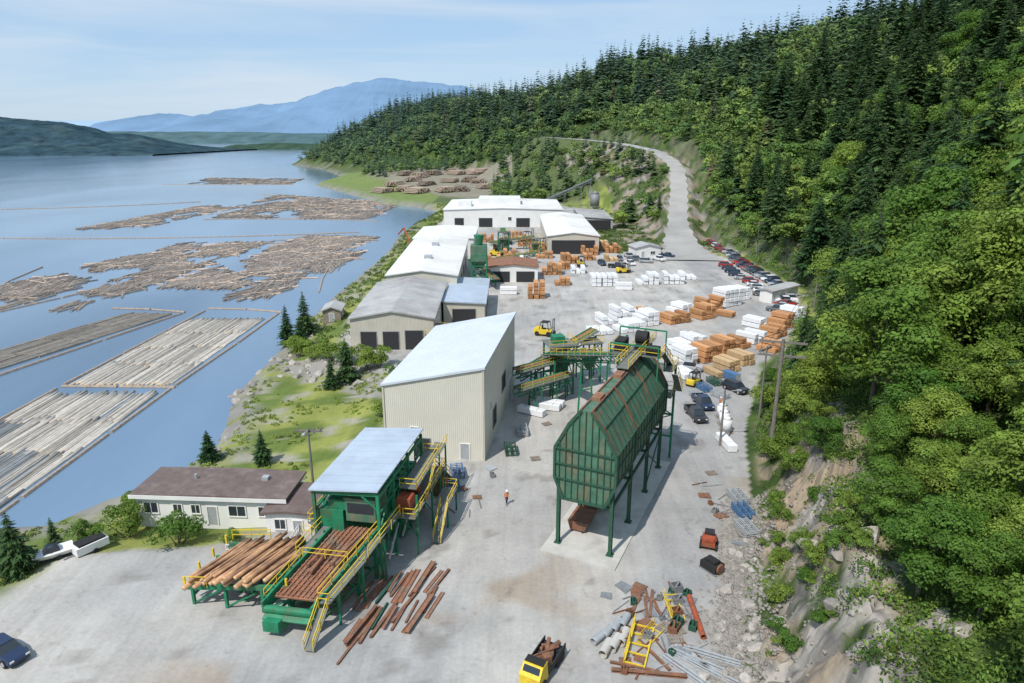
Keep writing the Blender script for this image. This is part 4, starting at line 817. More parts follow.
for x,y,k,c,r in((38,218,'pickup',0,.3),(41,226,'pickup',3,.8),(44,222,'suv',7,1.2),(49,226,'pickup',0,.5),(36,226,'suv',3,0),(53,232,'pickup',4,.9),(40,232,'pickup',2,.3),(33,213,'pickup',1,1.3),(29,218,'suv',4,.2)): car(k,x,y,r,c,'parked in the middle of the yard','vehicles parked in the yard')
car('pickup',27.2,93.5,.1,1,'parked on the asphalt beside wrapped lumber');car('pickup',29.5,98.2,.1,4,'parked near the lumber stacks')
car('sedan',-40.6,45.2,R(62),4,'standing on the concrete yard')
car('pickup',31.2,115,1.2,2,'parked at the lumber stacks');car('suv',36.5,104.5,.5,1,'parked near the lumber stacks')
hull=[[(0-.05,-2.6,.9),(.05,-2.6,.9),(.05,-2.6,1.1),(-.05,-2.6,1.1)],[(-.35,-1.6,.55),(.35,-1.6,.55),(.8,-1.6,1.15),(-.8,-1.6,1.15)],[(-.55,0,.45),(.55,0,.45),(1.05,0,1.1),(-1.05,0,1.1)],[(-.6,2.3,.5),(.6,2.3,.5),(1,2.3,1.1),(-1,2.3,1.1)]]
place('boat',[('hull',MB().loft(hull).mesh('hull',m_white),(0,0,0)),('cabin',MB().loft([[(-.6,-.6,1.1),(.6,-.6,1.1),(.6,1,1.1),(-.6,1,1.1)],[(-.5,-.2,1.7),(.5,-.2,1.7),(.5,.9,1.7),(-.5,.9,1.7)]]).mesh('cabin',m_glass),(0,0,0)),('trailer',MB().bb(-.7,.7,-1.5,2,.35,.45).cyl((-1,.8,.3),(1,.8,.3),.3).mesh('btrailer',m_black),(0,0,0))],(-45.6,58.4,H(-45.6,58.4)),R(-50),.9,'small white motor boat resting on a trailer','boat')
place('utility_trailer',[('trailer_box',MB().bb(-1,1,-1.9,1.9,.5,1.5).mesh('tbox',m_white),(0,0,0)),('trailer_cover',MB().bb(-.8,.8,-1.5,1.7,1.5,1.75).mesh('tcov',m_black),(0,0,0)),('drawbar',MB().beam((0,-1.9,.5),(0,-3.1,.45),.12).mesh('drawbar',m_steel),(0,0,0)),('wheel',MB().cyl((-1.15,.2,.35),(-.95,.2,.35),.35,n=12).mesh('tw',m_black),(0,0,0)),('wheel',MB().cyl((.95,.2,.35),(1.15,.2,.35),.35,n=12).mesh('tw',m_black),(0,0,0))],(-42.6,60.0,H(-42.6,60)+.02),R(-35),.8,'white trailer with black cover at the yard edge','trailer')
def forklift():
    P=[('body',MB().loft([[(-.9,-1.3,.45),(.9,-1.3,.45),(.9,-1.3,1.1),(-.9,-1.3,1.1)],[(-.95,.4,.4),(.95,.4,.4),(.95,.4,1.2),(-.95,.4,1.2)],[(-.95,1.7,.4),(.95,1.7,.4),(.9,1.7,1.5),(-.9,1.7,1.5)],[(-.8,2.1,.5),(.8,2.1,.5),(.7,2.1,1.35),(-.7,2.1,1.35)]]).mesh('fbody',m_yel),(0,0,0))]
    cg=MB()
    for x in(-.8,.8):
        cg.beam((x,-.9,1.1),(x,-.6,2.6),.1);cg.beam((x,1,1.2),(x,.7,2.6),.1)
    cg.bb(-.88,.88,-.7,.8,2.6,2.68);P.append(('cab_cage',cg.mesh('cage',m_black),(0,0,0)))
    P.append(('seat',MB().bb(-.3,.3,0,.6,1.2,1.35).bb(-.3,.3,.55,.68,1.35,1.9).mesh('seat',m_black),(0,0,0)))
    ms=MB().bb(-.6,-.45,-1.65,-1.45,.1,3.4).bb(.45,.6,-1.65,-1.45,.1,3.4).bb(-.6,.6,-1.6,-1.5,3.2,3.4).bb(-.6,.6,-1.6,-1.5,1.6,1.75)
    P.append(('mast',ms.mesh('mast',m_steel),(0,0,0)));P.append(('fork',MB().bb(-.9,.9,-1.75,-1.66,.3,.9).bb(-.6,-.45,-3,-1.75,.25,.32).bb(.45,.6,-3,-1.75,.25,.32).mesh('fork',m_black),(0,0,0)))
    for x in(-.85,.85):
        for y,r in((-.9,.5),(1.4,.45)): P.append(('wheel',MB().cyl((x-.17,y,r),(x+.17,y,r),r,n=14).mesh('fw',m_black),(0,0,0)))
    return P
FK=forklift()
for x,y,rz,s_ in((7,137,1.2,1.1),(-2,262,.3,1.5),(6,268,2,1.5),(12,252,.5,1.4),(-5,235,1,1.3),(22,215,0,1.2),(34,205,1.8,1.1),(30.5,107.5,2.4,.8)):
    place('forklift',FK,(x,y,.02),rz,s_,'yellow forklift working among the lumber stacks','forklift','yellow forklifts in the yard')
tr=[('cab',MB().loft([[(-1.05,-2.9,.6),(1.05,-2.9,.6),(1.05,-2.9,1.5),(-1.05,-2.9,1.5)],[(-1.1,-2.2,.6),(1.1,-2.2,.6),(1.0,-2.1,2.3),(-1.0,-2.1,2.3)],[(-1.1,-1.1,.6),(1.1,-1.1,.6),(1.0,-1.1,2.35),(-1.0,-1.1,2.35)]]).mesh('tcab',m_yel),(0,0,0),[('windscreen',MB().add([(-.85,-2.62,1.62),(.85,-2.62,1.62),(.8,-2.24,2.25),(-.8,-2.24,2.25)],[(0,1,2,3)]).warp(lambda x,y,z:(x,y-.06,z+.06)).mesh('ws',m_glass),(0,0,0)),('roof_panel',MB().bb(-.95,.95,-2.0,-1.15,2.36,2.44).mesh('rp',m_black),(0,0,0))]),
 ('chassis',MB().bb(-.5,.5,-2,2.8,.5,.8).mesh('chas',m_black),(0,0,0)),
 ('deck',MB().bb(-1.15,1.15,-.9,2.8,.85,1).bb(-1.15,-1.05,-.9,2.8,1,1.5).bb(1.05,1.15,-.9,2.8,1,1.5).bb(-1.15,1.15,-1,-.9,.85,2.1).mesh('tdeck',m_dark),(0,0,0)),
 ('scrap_load',MB().cyl((-.7,-.5,1.3),(.6,2.5,1.6),.28,.25).cyl((.5,-.6,1.2),(-.4,2.2,1.9),.2).box(0,1,1.35,1.2,1.4,.7,0,.4).box(.4,0,1.5,.8,.7,.9,0,.9).cyl((-.6,1.8,1.2),(-.3,.2,2.3),.14).beam((-1,-.6,1.6),(1,1.4,2.1),.12).mesh('load',m_rust),(0,0,0))]
for x in(-1,1):
    for y in(-2.1,1.2,2.1): tr.append(('wheel',MB().cyl((x-.16,y,.5),(x+.16,y,.5),.5,n=16).mesh('tw2',m_black),(0,0,0)))
place('flatbed_truck',tr,(2.4,43.6,.02),R(-28),.82,'old yellow yard truck carrying rusty scrap','truck')
# ---------------------------------------------------------------- scrap & odds
def pipeobj(r,L,mat):
    n=18;mb=MB()
    o=[(math.cos(2*math.pi*i/n),math.sin(2*math.pi*i/n)) for i in range(n)]
    for rr in(r,r*.85):
        vs=[(c*rr,y,r+s_*rr) for y in(-L/2,L/2) for c,s_ in o];mb.add(vs,[(i,(i+1)%n,n+(i+1)%n,n+i) for i in range(n)])
    for y in(-L/2,L/2):
        vs=[(c*q,y,r+s_*q) for q in(r,r*.85) for c,s_ in o];mb.add(vs,[(i,(i+1)%n,n+(i+1)%n,n+i) for i in range(n)])
    return mb.mesh('pipe',mat)
cp=pipeobj(.38,1.7,m_conc);gp=pipeobj(.32,1.6,m_galv)
for x,y,rz,m in((7.6,45.6,-.5,cp),(8.4,46.2,-.5,cp),(9.2,46.9,-.45,cp),(8.0,47.6,-.6,gp),(8.8,48.3,-.5,gp),(9.6,48.9,-.5,gp),(7.2,46.9,-.8,gp)):
    place('concrete_pipe',[],(x,y,.03),rz,1,'short grey culvert pipe lying on the ground','pipe','short grey pipes',root=m)
yf=MB()
for x in(-.8,.8): yf.bb(x-.06,x+.06,-2.4,2.4,.1,.26)
for y in(-2.3,-1.1,0,1.2,2.3): yf.bb(-.8,.8,y-.05,y+.05,.12,.25)
yf.rail((-.8,-2.4,.3),(-.8,2.4,.3),.9)
yfm=yf.mesh('yframe',m_yel)
for x,y,rz,k in((10.4,46.2,-.35,1),(14.3,51,.02,.7),(11.6,47.4,-.7,.6)): place('yellow_steel_frame',[],(x,y,.02),rz,k,'discarded yellow steel stair frame among scrap','steel frame',root=yfm)
for x,y,rz,s_ in((11.8,50.5,-.1,.55),(12.4,51.5,-.25,.6),(12.9,50.3,.1,.5),(11.3,52,-.4,.5),(10.6,43.2,1.45,.9),(11.4,45.2,.5,.6),(12.2,52.8,.2,.4),(10.8,51,-.6,.45),(9.6,43.9,1.3,.6)): place('steel_beam',[],(x,y,.03),rz,s_,'rusty steel I-beam in the scrap pile','steel beam','scrap steel beams',root=hb)
ang_i=MB().bb(-.1,.1,-1.5,1.5,0,.03).bb(-.1,-.07,-1.5,1.5,.03,.2);pl_=MB().add([(-.6,-.8,.02),(.7,-.6,.02),(.5,.8,.02),(-.5,.7,.02),(-.6,-.8,.09),(.7,-.6,.12),(.5,.8,.09),(-.5,.7,.14)],[(3,2,1,0),(4,5,6,7),(0,1,5,4),(1,2,6,5),(2,3,7,6),(3,0,4,7)])
box_=MB().bb(-.5,.5,-.4,.4,0,.1).bb(-.5,-.44,-.4,.4,.1,.7).bb(.44,.5,-.4,.4,.1,.7).bb(-.44,.44,-.4,-.34,.1,.7).bb(-.44,.44,.34,.4,.1,.7).cyl((-.2,0,.1),(.3,.1,.9),.1)
SC=[('scrap_angle_iron','thin scrap steel angle lying on the ground','scrap steel',[ang_i.mesh('a',m) for m in(m_rust,m_galv,m_steel)]),('scrap_steel_plate','bent scrap steel plate lying on the ground','scrap steel',[pl_.mesh('b',m) for m in(m_rust,m_steel,m_galv)]),('scrap_bin','small open steel bin with scrap','scrap bin',[box_.mesh('c',m) for m in(m_rust,m_steel,m_gframe)])]
for i in range(96):
    if i<68: x=random.uniform(8.5,16);y=random.uniform(43.2,54)
    else: x,y=random.uniform(22,25.5),random.uniform(60,74)
    if i>86: x,y=random.uniform(-8,-2),random.uniform(66,80)
    k=random.choice([0,0,0,1,1,2]);nm,lb,ct,ms=SC[k]
    place(nm,[],(x,y,.03),random.random()*3.1,random.uniform(.5,1.0),lb,ct,'scrap pieces around the yard',root=random.choice(ms))
place('rusty_pipe',[],(15.9,49.6,.02),-.02,1,'long orange rusty pipe lying beside the gravel','pipe',root=pipeobj(.25,5.2,m_red))
bd=MB()
for i in range(5): bd.bb(-.5+i*.22,-.36+i*.22,-3,3,.02+(i%2)*.12,.12+(i%2)*.12)
for x,y,rz in((14.6,44.6,1.0),(15.4,43.6,.85),(16.0,45.1,1.15),(13.6,43.4,.7)): place('steel_bundle',[],(x,y,.03),rz,.75,'bundle of grey galvanised steel sections','steel bundle','bundles of grey steel sections',root=bd.mesh('bundle',m_galv))
pal=MB()
for i in range(6): pal.bb(-.6+i*.22,-.46+i*.22,-.5,.5,.12,.15)
for y in(-.45,0,.45): pal.bb(-.6,.65,y-.05,y+.05,.0,.12)
pm=pal.mesh('pallet',m_wood)
for x,y,rz in((13.9,48,.3),(14.2,49.2,.6),(13.6,47,.1),(12.9,48.4,.8),(3,80,.2),(5,91,.5),(24.6,76,.2)): place('wooden_pallet',[],(x,y,.03),rz,1,'weathered wooden pallet lying on the ground','pallet','pallets lying in the yard',root=pm)
def rock(seed):
    import bmesh
    bm=bmesh.new();bmesh.ops.create_icosphere(bm,subdivisions=2,radius=1);rg=random.Random(seed)
    dirs=[Vector((rg.uniform(-1,1),rg.uniform(-1,1),rg.uniform(-1,1))).normalized() for _ in range(9)]
    for v in bm.verts:
        for d in dirs:
            k=v.co.dot(d)
            if k>.55: v.co-=d*(k-.55)*.95
        v.co*=1+rg.uniform(-.03,.03);v.co.z*=.75
    me=bpy.data.meshes.new('rock');bm.to_mesh(me);bm.free();me.materials.append(m_rock);return me
RK=[rock(i) for i in range(6)]
for i in range(140):
    y=random.uniform(38,66);xf=np.interp(y,[32,42,58,70],[13,17.4,23,27.5])
    if i<118: x=xf+random.gauss(0,1.2);k=random.choice([.2,.25,.3,.4,.5,.65])
    else: x=xf+random.uniform(3,7);y=random.uniform(34,54);k=random.uniform(.8,1.5)
    place('boulder',[],(x,y,H(x,y)+(.08 if i<118 else -.3)),random.random()*6,k,'grey angular boulder at the foot of the rock cut','boulder','boulders at the foot of the cut',root=random.choice(RK))
for i in range(140):
    x,y=random.choice([(-46,125),(-44,90),(-47,108),(-38,120),(-28,115),(-33,118),(-23,112),(-46,140)]);x+=random.uniform(-4,4);y+=random.uniform(-5,5)
    z_=H(x,y)
    if z_>-3.2 and x<-18.5: place('boulder',[],(x,y,z_),random.random()*6,random.choice([.4,.6,.8,1.1]),'grey riprap boulder on the shore bank','boulder','riprap boulders along the shore',root=random.choice(RK))
gv=[];gf=[];off=0
cube=np.array([(-1,-1,-.6),(1,-1,-.7),(1,1,-.6),(-1,1,-.5),(-.7,-.7,.6),(.8,-.6,.5),(.6,.8,.7),(-.7,.6,.5)],float);cf=np.array([(3,2,1,0),(4,5,6,7),(0,1,5,4),(1,2,6,5),(2,3,7,6),(3,0,4,7)])
Yg=rng.uniform(36,70,4200);xf=np.interp(Yg,[32,42,58,70,80],[13,17.4,23,27.5,30]);Xg=xf+rng.normal(-.4,1.3,4200)+np.where(rng.random(4200)<.12,rng.uniform(0,5,4200),0);Zg=terrain(Xg,Yg)[0]
for x,y,z_ in zip(Xg,Yg,Zg):
    k=rng.uniform(.05,.19);a=rng.random()*6.3;c,s_=math.cos(a),math.sin(a);v=cube*k*rng.uniform(.7,1.3,(8,3));gv.append(np.stack([v[:,0]*c-v[:,1]*s_+x,v[:,0]*s_+v[:,1]*c+y,v[:,2]+z_],1));gf.append(cf+off);off+=8
stuff('gravel',npmesh('gravel',np.concatenate(gv),np.concatenate(gf),[m_rock]),'stuff','loose broken grey rock at the foot of the cut')
sm_=[('chassis',MB().bb(-.8,.8,-1,1.2,.5,1.3).bb(-.7,.7,.3,1.3,1.3,1.7).mesh('sch',m_red),(0,0,0)),('cab',MB().bb(-.6,.6,-.7,.3,1.3,2.1).mesh('scab',m_dark),(0,0,0)),('bucket',MB().extr([(-.9,.1),(.9,.1),(.9,.7),(-.9,.7)],-1.9,-1.2).mesh('bkt',m_steel),(0,0,0)),('lift_arm',MB().beam((-.85,1,1.5),(-.85,-1.5,.5),.15).mesh('arm',m_red),(0,0,0)),('lift_arm',MB().beam((.85,1,1.5),(.85,-1.5,.5),.15).mesh('arm',m_red),(0,0,0))]
for x in(-.95,.95):
    for y in(-.6,.8): sm_.append(('wheel',MB().cyl((x-.14,y,.4),(x+.14,y,.4),.4,n=12).mesh('sw',m_black),(0,0,0)))
place('skid_loader',sm_,(20,60.5,.02),R(160),.8,'small red skid loader beside the rock slope','loader')
place('engine_block',[('block',MB().bb(-.7,.7,-.9,.9,.2,.9).bb(-.4,.4,-.6,.6,.9,1.2).mesh('eb',m_black),(0,0,0)),('flywheel',MB().cyl((0,-1.05,.6),(0,-.9,.6),.5,n=14).mesh('fly',m_rust),(0,0,0)),('skid',MB().bb(-.7,-.5,-1,1,0,.2).mesh('eskid',m_steel),(0,0,0)),('skid',MB().bb(.5,.7,-1,1,0,.2).mesh('eskid',m_steel),(0,0,0))],(19.2,56.5,.02),.6,1,'dark greasy engine block on skids beside the gravel','engine')
tk=[('tank',MB().cyl((0,0,.15),(0,0,2.2),.8,n=16).cyl((0,0,2.2),(0,0,2.5),.8,.3,16).mesh('tank',m_wrap,True),(0,0,0)),('tank_base',MB().bb(-.9,.9,-.9,.9,0,.15).mesh('tb',m_wood),(0,0,0))]
for x,y in((30.2,88.5),(30.6,91),(31,93.5)): place('storage_tank',tk,(x,y,.02),0,.9,'white plastic storage tank at the yard edge','tank','white storage tanks')
stack(28.8,84.0,.1,1,1,'w')
cont=[('container_body',MB().bb(-1.2,1.2,-3,3,.15,2.7).mesh('cbd',m_blue),(0,0,0)),('door',MB().bb(-1.1,-.02,-3.05,-3,.25,2.6).mesh('cdoor',m_galv),(0,0,0)),('door',MB().bb(.02,1.1,-3.05,-3,.25,2.6).mesh('cdoor',m_galv),(0,0,0))]
place('shipping_container',cont,(37.5,110.0,0),.5,.5,'small blue steel container at the yard edge','container')
def pole(x,y,h,label,z=0,arms=2,lamp=False,rz=0,k=1):
    P=[('shaft',MB().cyl((0,0,-.5),(0,0,h),.17*k,.11*k,9).mesh('shaft',m_pole),(0,0,0))]
    for a in range(arms): 
        P.append(('crossarm',MB().bb(-1.6*k,1.6*k,.12,.3,h-.6-a*1.7,h-.36-a*1.7).beam((-.9*k,.2,h-.5-a*1.7),(0,.2,h-1.2-a*1.7),.07).beam((.9*k,.2,h-.5-a*1.7),(0,.2,h-1.2-a*1.7),.07).mesh('arm',m_pole),(0,0,0),[('insulator',MB().cyl((xx*k,.2,h-.36-a*1.7),(xx*k,.2,h-.05-a*1.7),.1,.07,7).mesh('ins',m_steel),(0,0,0)) for xx in(-1.4,0.6,1.4)]))
    if lamp: P.append(('lamp_arm',MB().beam((0,0,h-.3),(0,-1.6,h),.08).box(0,-1.8,h,.3,.6,.15).mesh('larm',m_galv),(0,0,0)))
    return place('utility_pole',P,(x,y,z),rz,1,label,'utility pole')
PX,PY=32.4,78
pole(PX,PY,15.6,'tall grey wooden utility pole with two crossarms',H(PX,PY),2,rz=-.3,k=1.7)
pole(36,92,11,'wooden utility pole at the foot of the hill',H(36,92),1,rz=.7)
pole(-24.3,74.8,7.5,'slim wooden pole with lamp beside the house',H(-24.3,74.8),1,True)
pole(71,156,12,'wooden utility pole beside the car park',H(71,156),1,rz=.9);pole(81,225,12,'wooden utility pole beside the road',H(81,225),1);pole(99,338,11,'wooden utility pole beside the climbing road',H(99,338),1)
pole(28,84,8,'slim wooden pole with lamp at the yard edge',0,0,True,rz=1.5)
wires=MB()
def wire(a,b,sag):
    a=Vector(a);b=Vector(b);pr=a
    for i in range(1,11):
        t=i/10;p=a.lerp(b,t)-Vector((0,0,sag*4*t*(1-t)));wires.cyl(pr,p,.03,n=4,cap=False);pr=p
z1=H(PX,PY)+15.5;z2=H(36,92)+10.9;z3=H(71,156)+11.9
for o in(-1.4,.6,1.4): wire((PX+o*1.62,PY-o*.5,z1),(36+o*.76,92+o*.6,z2),.5);wire((36+o*.76,92+o*.6,z2),(71+o*.6,156+o*.7,z3),2);wire((PX+o*1.62,PY-o*.5,z1),(62,62+o,H(62,62)+16),1)
place('power_line',[],(0,0,0),label='thin dark power lines strung between wooden poles',cat='power line',root=wires.mesh('power_line',m_black))
cr=[('base',MB().bb(-1.2,1.2,-1.5,1.5,.3,1.8).mesh('crb',m_red),(0,0,0)),('boom',MB().beam((0,0,1.6),(-3,6,7),.4).beam((-3,6,7),(-5.5,10,4.5),.3).mesh('crbm',m_red),(0,0,0)),('track',MB().bb(-1.5,-1,-1.8,1.8,0,.7).mesh('crt',m_black),(0,0,0)),('track',MB().bb(1,1.5,-1.8,1.8,0,.7).mesh('crt',m_black),(0,0,0))]
place('log_crane',cr,(-35,238,0),0,1.2,'orange crawler crane working at the water edge','crane')

# ---------------------------------------------------------------- floating logs
lg=[logmesh(8,L_,r,m_log,20+i,.08) for i,(L_,r) in enumerate(((12.4,.27),(12,.24),(12.2,.26),(12.8,.23)))]
def boom(x0,x1,y0,y1,skew,Lr=11.6,gap=.45):
    out=[];y=y0
    while y<y1-3:
        x=x0
        while x<x1:
            if random.random()<.985: out.append((x+skew*(y-y0+Lr/2)+random.uniform(-.04,.04),y+Lr/2+random.uniform(-1.0,1.0),random.gauss(0,.008)-math.atan(skew)))
            x+=gap*random.uniform(.85,1.1)
        y+=Lr*.97
    return out
b1=boom(-80,-61.6,54,112,0);b2=boom(-79.5,-61.6,115.5,163,.03);b3=boom(-111,-99,121,166,.3,gap=.45)
b12=sorted(b1+b2,key=lambda p:p[1]+(0 if abs(p[0])<.77*p[1]+3 else 500))
ind_=b12[:298];rest=[(p,0) for p in b12[298:]]+[(p,1) for p in b3 if p[0]<-84]
for x,y,a in ind_: place('floating_log',[],(x,y,-3+random.uniform(-.03,.1)),a+(math.pi if random.random()<.5 else 0),random.uniform(.97,1.05),'long grey weathered log floating in a boom','log','logs floating in the boom',root=random.choice(lg))
def scat(n,quad,th,cut_=.37,main=.15,sd=.25):
    q=np.array(quad,float)
    for i in range(n):
        u,v=random.random(),random.random();p=(q[0]*(1-u)+q[1]*u)*(1-v)+(q[3]*(1-u)+q[2]*u)*v
        if fbm(np.array([p[0]/14]),np.array([p[1]/22]),th)[0]<cut_: continue
        aa=random.gauss(0,sd) if random.random()<.85 else random.uniform(0,3.1)
        rest.append(((p[0],p[1],aa-main),2))
scat(2300,[(-158,168),(-110,172),(-103,285),(-136,285)],3,.36,.1)
scat(2900,[(-104,200),(-80,198),(-60,300),(-92,304)],5,.34,.15)
scat(420,[(-78,182),(-60,188),(-57,262),(-72,262)],6,.42)
scat(1200,[(-208,330),(-180,335),(-172,445),(-198,440)],7,.34)
scat(3200,[(-162,376),(-78,370),(-72,458),(-178,525)],9,.36)
scat(900,[(-300,650),(-205,645),(-215,725),(-320,740)],11,.36)
VV=[];FF=[];TT=[];off=0;n=6
ang=np.arange(n)*2*math.pi/n
for (x,y,a),k in rest:
    L_=random.uniform(11.8,12.8) if k<2 else random.uniform(7,12);r=random.uniform(.22,.27) if k<2 else random.uniform(.22,.38)
    ring_=np.stack([np.cos(ang)*r,np.zeros(n),np.sin(ang)*r],1);A=ring_.copy();A[:,1]=-L_/2;B=ring_*.88;B[:,1]=L_/2
    v=np.concatenate([A,B]);c,s_=math.cos(a),math.sin(a);v=np.stack([v[:,0]*c-v[:,1]*s_+x,v[:,0]*s_+v[:,1]*c+y,v[:,2]-2.95+random.uniform(-.05,.07)],1)
    f=[(i,(i+1)%n,n+(i+1)%n,n+i) for i in range(n)]+[(0,1,2,3),(0,3,4,5),(6,7,8,9),(6,9,10,11)]
    t=random.random()
    col={0:np.array([.31,.28,.24])+t*.25,1:np.array([.42,.32,.23])+t*np.array([.22,.2,.17]),2:np.array([.35,.25,.18])+t*np.array([.32,.28,.23])}[k]
    VV.append(v);FF.append(np.array(f)+off);TT.append(np.tile(col,(12,1)));off+=12
m_stl=leafmat('floating_log_bark',(0,0,0),(0,0,0),attr=True,trans=0.0,lo=.8,hi=1.2)
stuff('floating_logs',npmesh('floating_logs',np.concatenate(VV),np.concatenate(FF),[m_stl],np.concatenate(TT)),'stuff','brown and grey logs floating in scattered booms')
bs=MB()
def chain(a,b,curve):
    a=Vector((*a,-2.95));b=Vector((*b,-2.95));n=max(2,int((b-a).length/18));d=(b-a).normalized();r=Vector((d.y,-d.x,0));pr=a
    for i in range(1,n+1):
        t=i/n;p=a.lerp(b,t)+r*curve*4*t*(1-t);q=pr.lerp(p,.96);bs.cyl(pr,q,.3,.26,6);pr=p
for a,b,c in(((-60.8,56),(-60.4,114),0),((-81,60),(-80.6,114),0),((-60,114),(-81,114.6),0),((-60.4,115),(-58.8,168),.3),((-80.6,115.5),(-78.5,170),0),((-58.5,168),(-79,172),1),((-96,120),(-83,168),0),((-83,168),(-104,172),1),((-138,150),(-101,292),6),((-101,292),(-66,306),3),((-66,306),(-55,190),4),((-240,300),(-70,318),10),((-210,330),(-165,450),5),((-165,368),(-70,361),-6),((-190,530),(-70,466),8),((-320,640),(-200,640),6),((-160,230),(-135,165),4),((-310,420),(-210,470),8)): chain(a,b,c)
stuff('boom_sticks',bs.mesh('boom_sticks',m_logt),'stuff','long chained boom logs enclosing the floating logs')
def pile(seed):
    rg=random.Random(seed);mb=MB()
    for k in range(4):
        for i in range(14-k*2):
            x=(i-(13-k*2)/2)*.95+rg.uniform(-.15,.15);y=rg.uniform(-1,1);mb.cyl((x,-6+y,.5+k*.8),(x+rg.uniform(-.4,.4),6+y,.5+k*.8),rg.uniform(.35,.52),.36,7)
    return mb.mesh('log_pile',m_logt)
pls=[pile(i) for i in range(3)]
for i in range(24):
    x=-92+(i%6)*14+random.uniform(-4,4);y=500+(i//6)*44+random.uniform(-14,14)
    if H(x,y)>-1 and y<690+x: place('log_pile',[],(x,y,H(x,y)),random.uniform(-.4,1.6),random.uniform(.9,1.15),'big pile of grey-brown logs on the shore flat','log pile','log piles on the flat',root=random.choice(pls))
# ---------------------------------------------------------------- person
def person(x,y,rz):
    v=[(0,0,.95),(0,0,1.12),(0,.01,1.32),(0,.0,1.45),(0,-.02,1.56),(0,-.03,1.68),(0,-.03,1.76)];r=[.15,.13,.16,.1,.055,.095,.06]
    e=[(0,1),(1,2),(2,3),(3,4),(4,5),(5,6)]
    def add(p,rad,par): v.append(p);r.append(rad);e.append((par,len(v)-1));return len(v)-1
    for sg,f in((-1,.22),(1,-.2)):
        h=add((sg*.1,0,.86),.1,0);k=add((sg*.11,-f*.5-.04,.5),.062,h);a=add((sg*.11,-f+.02,.1),.042,k);add((sg*.12,-f-.16,.05),.04,a)
        s1=add((sg*.19,0,1.42),.065,3);el=add((sg*.25,f*.3+.03,1.14),.045,s1);w=add((sg*.26,f*.7-.06,.9),.03,el);pm=add((sg*.26,f*.75-.09,.83),.032,w)
        for q in range(4): 
            b=add((sg*.26+(q-1.5)*.006,f*.75-.12+(q)*.022,.775),.01,pm);add((sg*.255,f*.75-.11+q*.02,.735-.006*abs(q-1.5)),.008,b)
        b=add((sg*.245,f*.75-.14,.82),.011,pm);add((sg*.24,f*.75-.155,.785),.009,b)
    me=bpy.data.meshes.new('person_body');me.from_pydata(v,e,[]);o=bpy.data.objects.new('tmp_person',me);COL.objects.link(o)
    md=o.modifiers.new('s','SKIN')
    for i,sv in enumerate(me.skin_vertices[0].data): sv.radius=(r[i],r[i]);sv.use_root=(i==0)
    o.modifiers.new('ss','SUBSURF').levels=1
    dg=bpy.context.evaluated_depsgraph_get();dg.update();m2=bpy.data.meshes.new_from_object(o.evaluated_get(dg));bpy.data.objects.remove(o)
    m2.materials.clear()
    for m in(m_skin,m_cloth,m_hivis,m_black): m2.materials.append(m)
    for p in m2.polygons:
        c=p.center;p.material_index=0 if c.z>1.5 or (abs(c.x)>.2 and c.z<.92 and c.z>.7) else (2 if c.z>.98 or abs(c.x)>.2 else (3 if c.z<.12 else 1));p.use_smooth=True
    hat=MB()
    for z0,z1,a,b in((1.72,1.78,.125,.12),(1.78,1.84,.12,.08),(1.84,1.86,.08,.02)): hat.cyl((0,-.03,z0),(0,-.03,z1),a,b,14)
    hat.cyl((0,-.05,1.71),(0,-.05,1.725),.165,n=14)
    place('person',[('body',m2,(0,0,0)),('hard_hat',hat.mesh('hat',m_wrap),(0,0,0))],(x,y,.05),rz,1,'person in orange work shirt and dark trousers walking across yard','person')
person(-.6,68.6,.4);person(31.8,97,2)

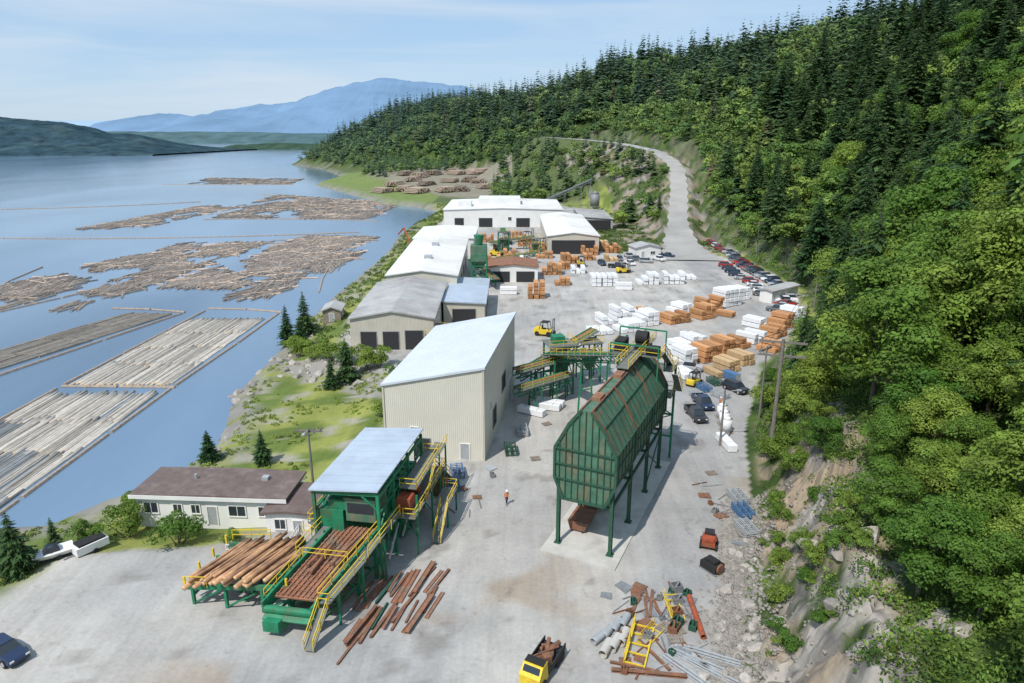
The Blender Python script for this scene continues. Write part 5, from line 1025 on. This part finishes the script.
# ---------------------------------------------------------------- light, sky, camera
W=bpy.data.worlds.new('World');S.world=W;W.use_nodes=True;n=W.node_tree.nodes;l=W.node_tree.links;bg=n['Background']
sky=n.new('ShaderNodeTexSky');sky.sky_type='NISHITA';sky.sun_disc=False;sky.sun_elevation=R(55);sky.sun_rotation=R(215);sky.air_density=1.0;sky.dust_density=.4;sky.ozone_density=1.5
tc=n.new('ShaderNodeTexCoord');mp=n.new('ShaderNodeMapping');mp.inputs['Scale'].default_value=(1.1,1.1,11);mp.inputs['Rotation'].default_value=(0,R(8),0);l.new(tc.outputs['Generated'],mp.inputs[0])
nz=n.new('ShaderNodeTexNoise');nz.inputs['Scale'].default_value=1.6;nz.inputs['Detail'].default_value=9;nz.inputs['Roughness'].default_value=.55;nz.inputs['Distortion'].default_value=.4;l.new(mp.outputs[0],nz.inputs['Vector'])
mr=n.new('ShaderNodeMapRange');mr.inputs[1].default_value=.43;mr.inputs[2].default_value=.72;mr.inputs[3].default_value=0;mr.inputs[4].default_value=.8;l.new(nz.outputs['Fac'],mr.inputs[0])
hz_=n.new('ShaderNodeMix');hz_.data_type='RGBA';hz_.inputs[0].default_value=.7;hz_.inputs[7].default_value=(2.85,4.3,6.2,1);l.new(sky.outputs[0],hz_.inputs[6])
mx=n.new('ShaderNodeMix');mx.data_type='RGBA';mx.inputs[7].default_value=(4.9,5.6,6.3,1);l.new(mr.outputs[0],mx.inputs[0]);l.new(hz_.outputs[2],mx.inputs[6]);l.new(mx.outputs[2],bg.inputs['Color']);bg.inputs['Strength'].default_value=.14
sd=bpy.data.lights.new('sun','SUN');sd.energy=4.0;sd.angle=R(.5);sd.color=(1,.96,.9);so=bpy.data.objects.new('sun',sd);COL.objects.link(so)
az=R(215);el=R(55);ts=Vector((math.sin(az)*math.cos(el),math.cos(az)*math.cos(el),math.sin(el)));so.rotation_euler=ts.to_track_quat('Z','Y').to_euler()
cd=bpy.data.cameras.new('camera');cd.sensor_width=36;cd.lens=24;cd.clip_end=60000;cd.clip_start=.5;co=bpy.data.objects.new('camera',cd);COL.objects.link(co);co.location=(0,0,40);co.rotation_euler=(R(90-16.8),0,0);S.camera=co
S.view_settings.view_transform='Standard'
try: S.view_settings.look='None'
except Exception: pass
S.view_settings.exposure=0
print('TREES',N)
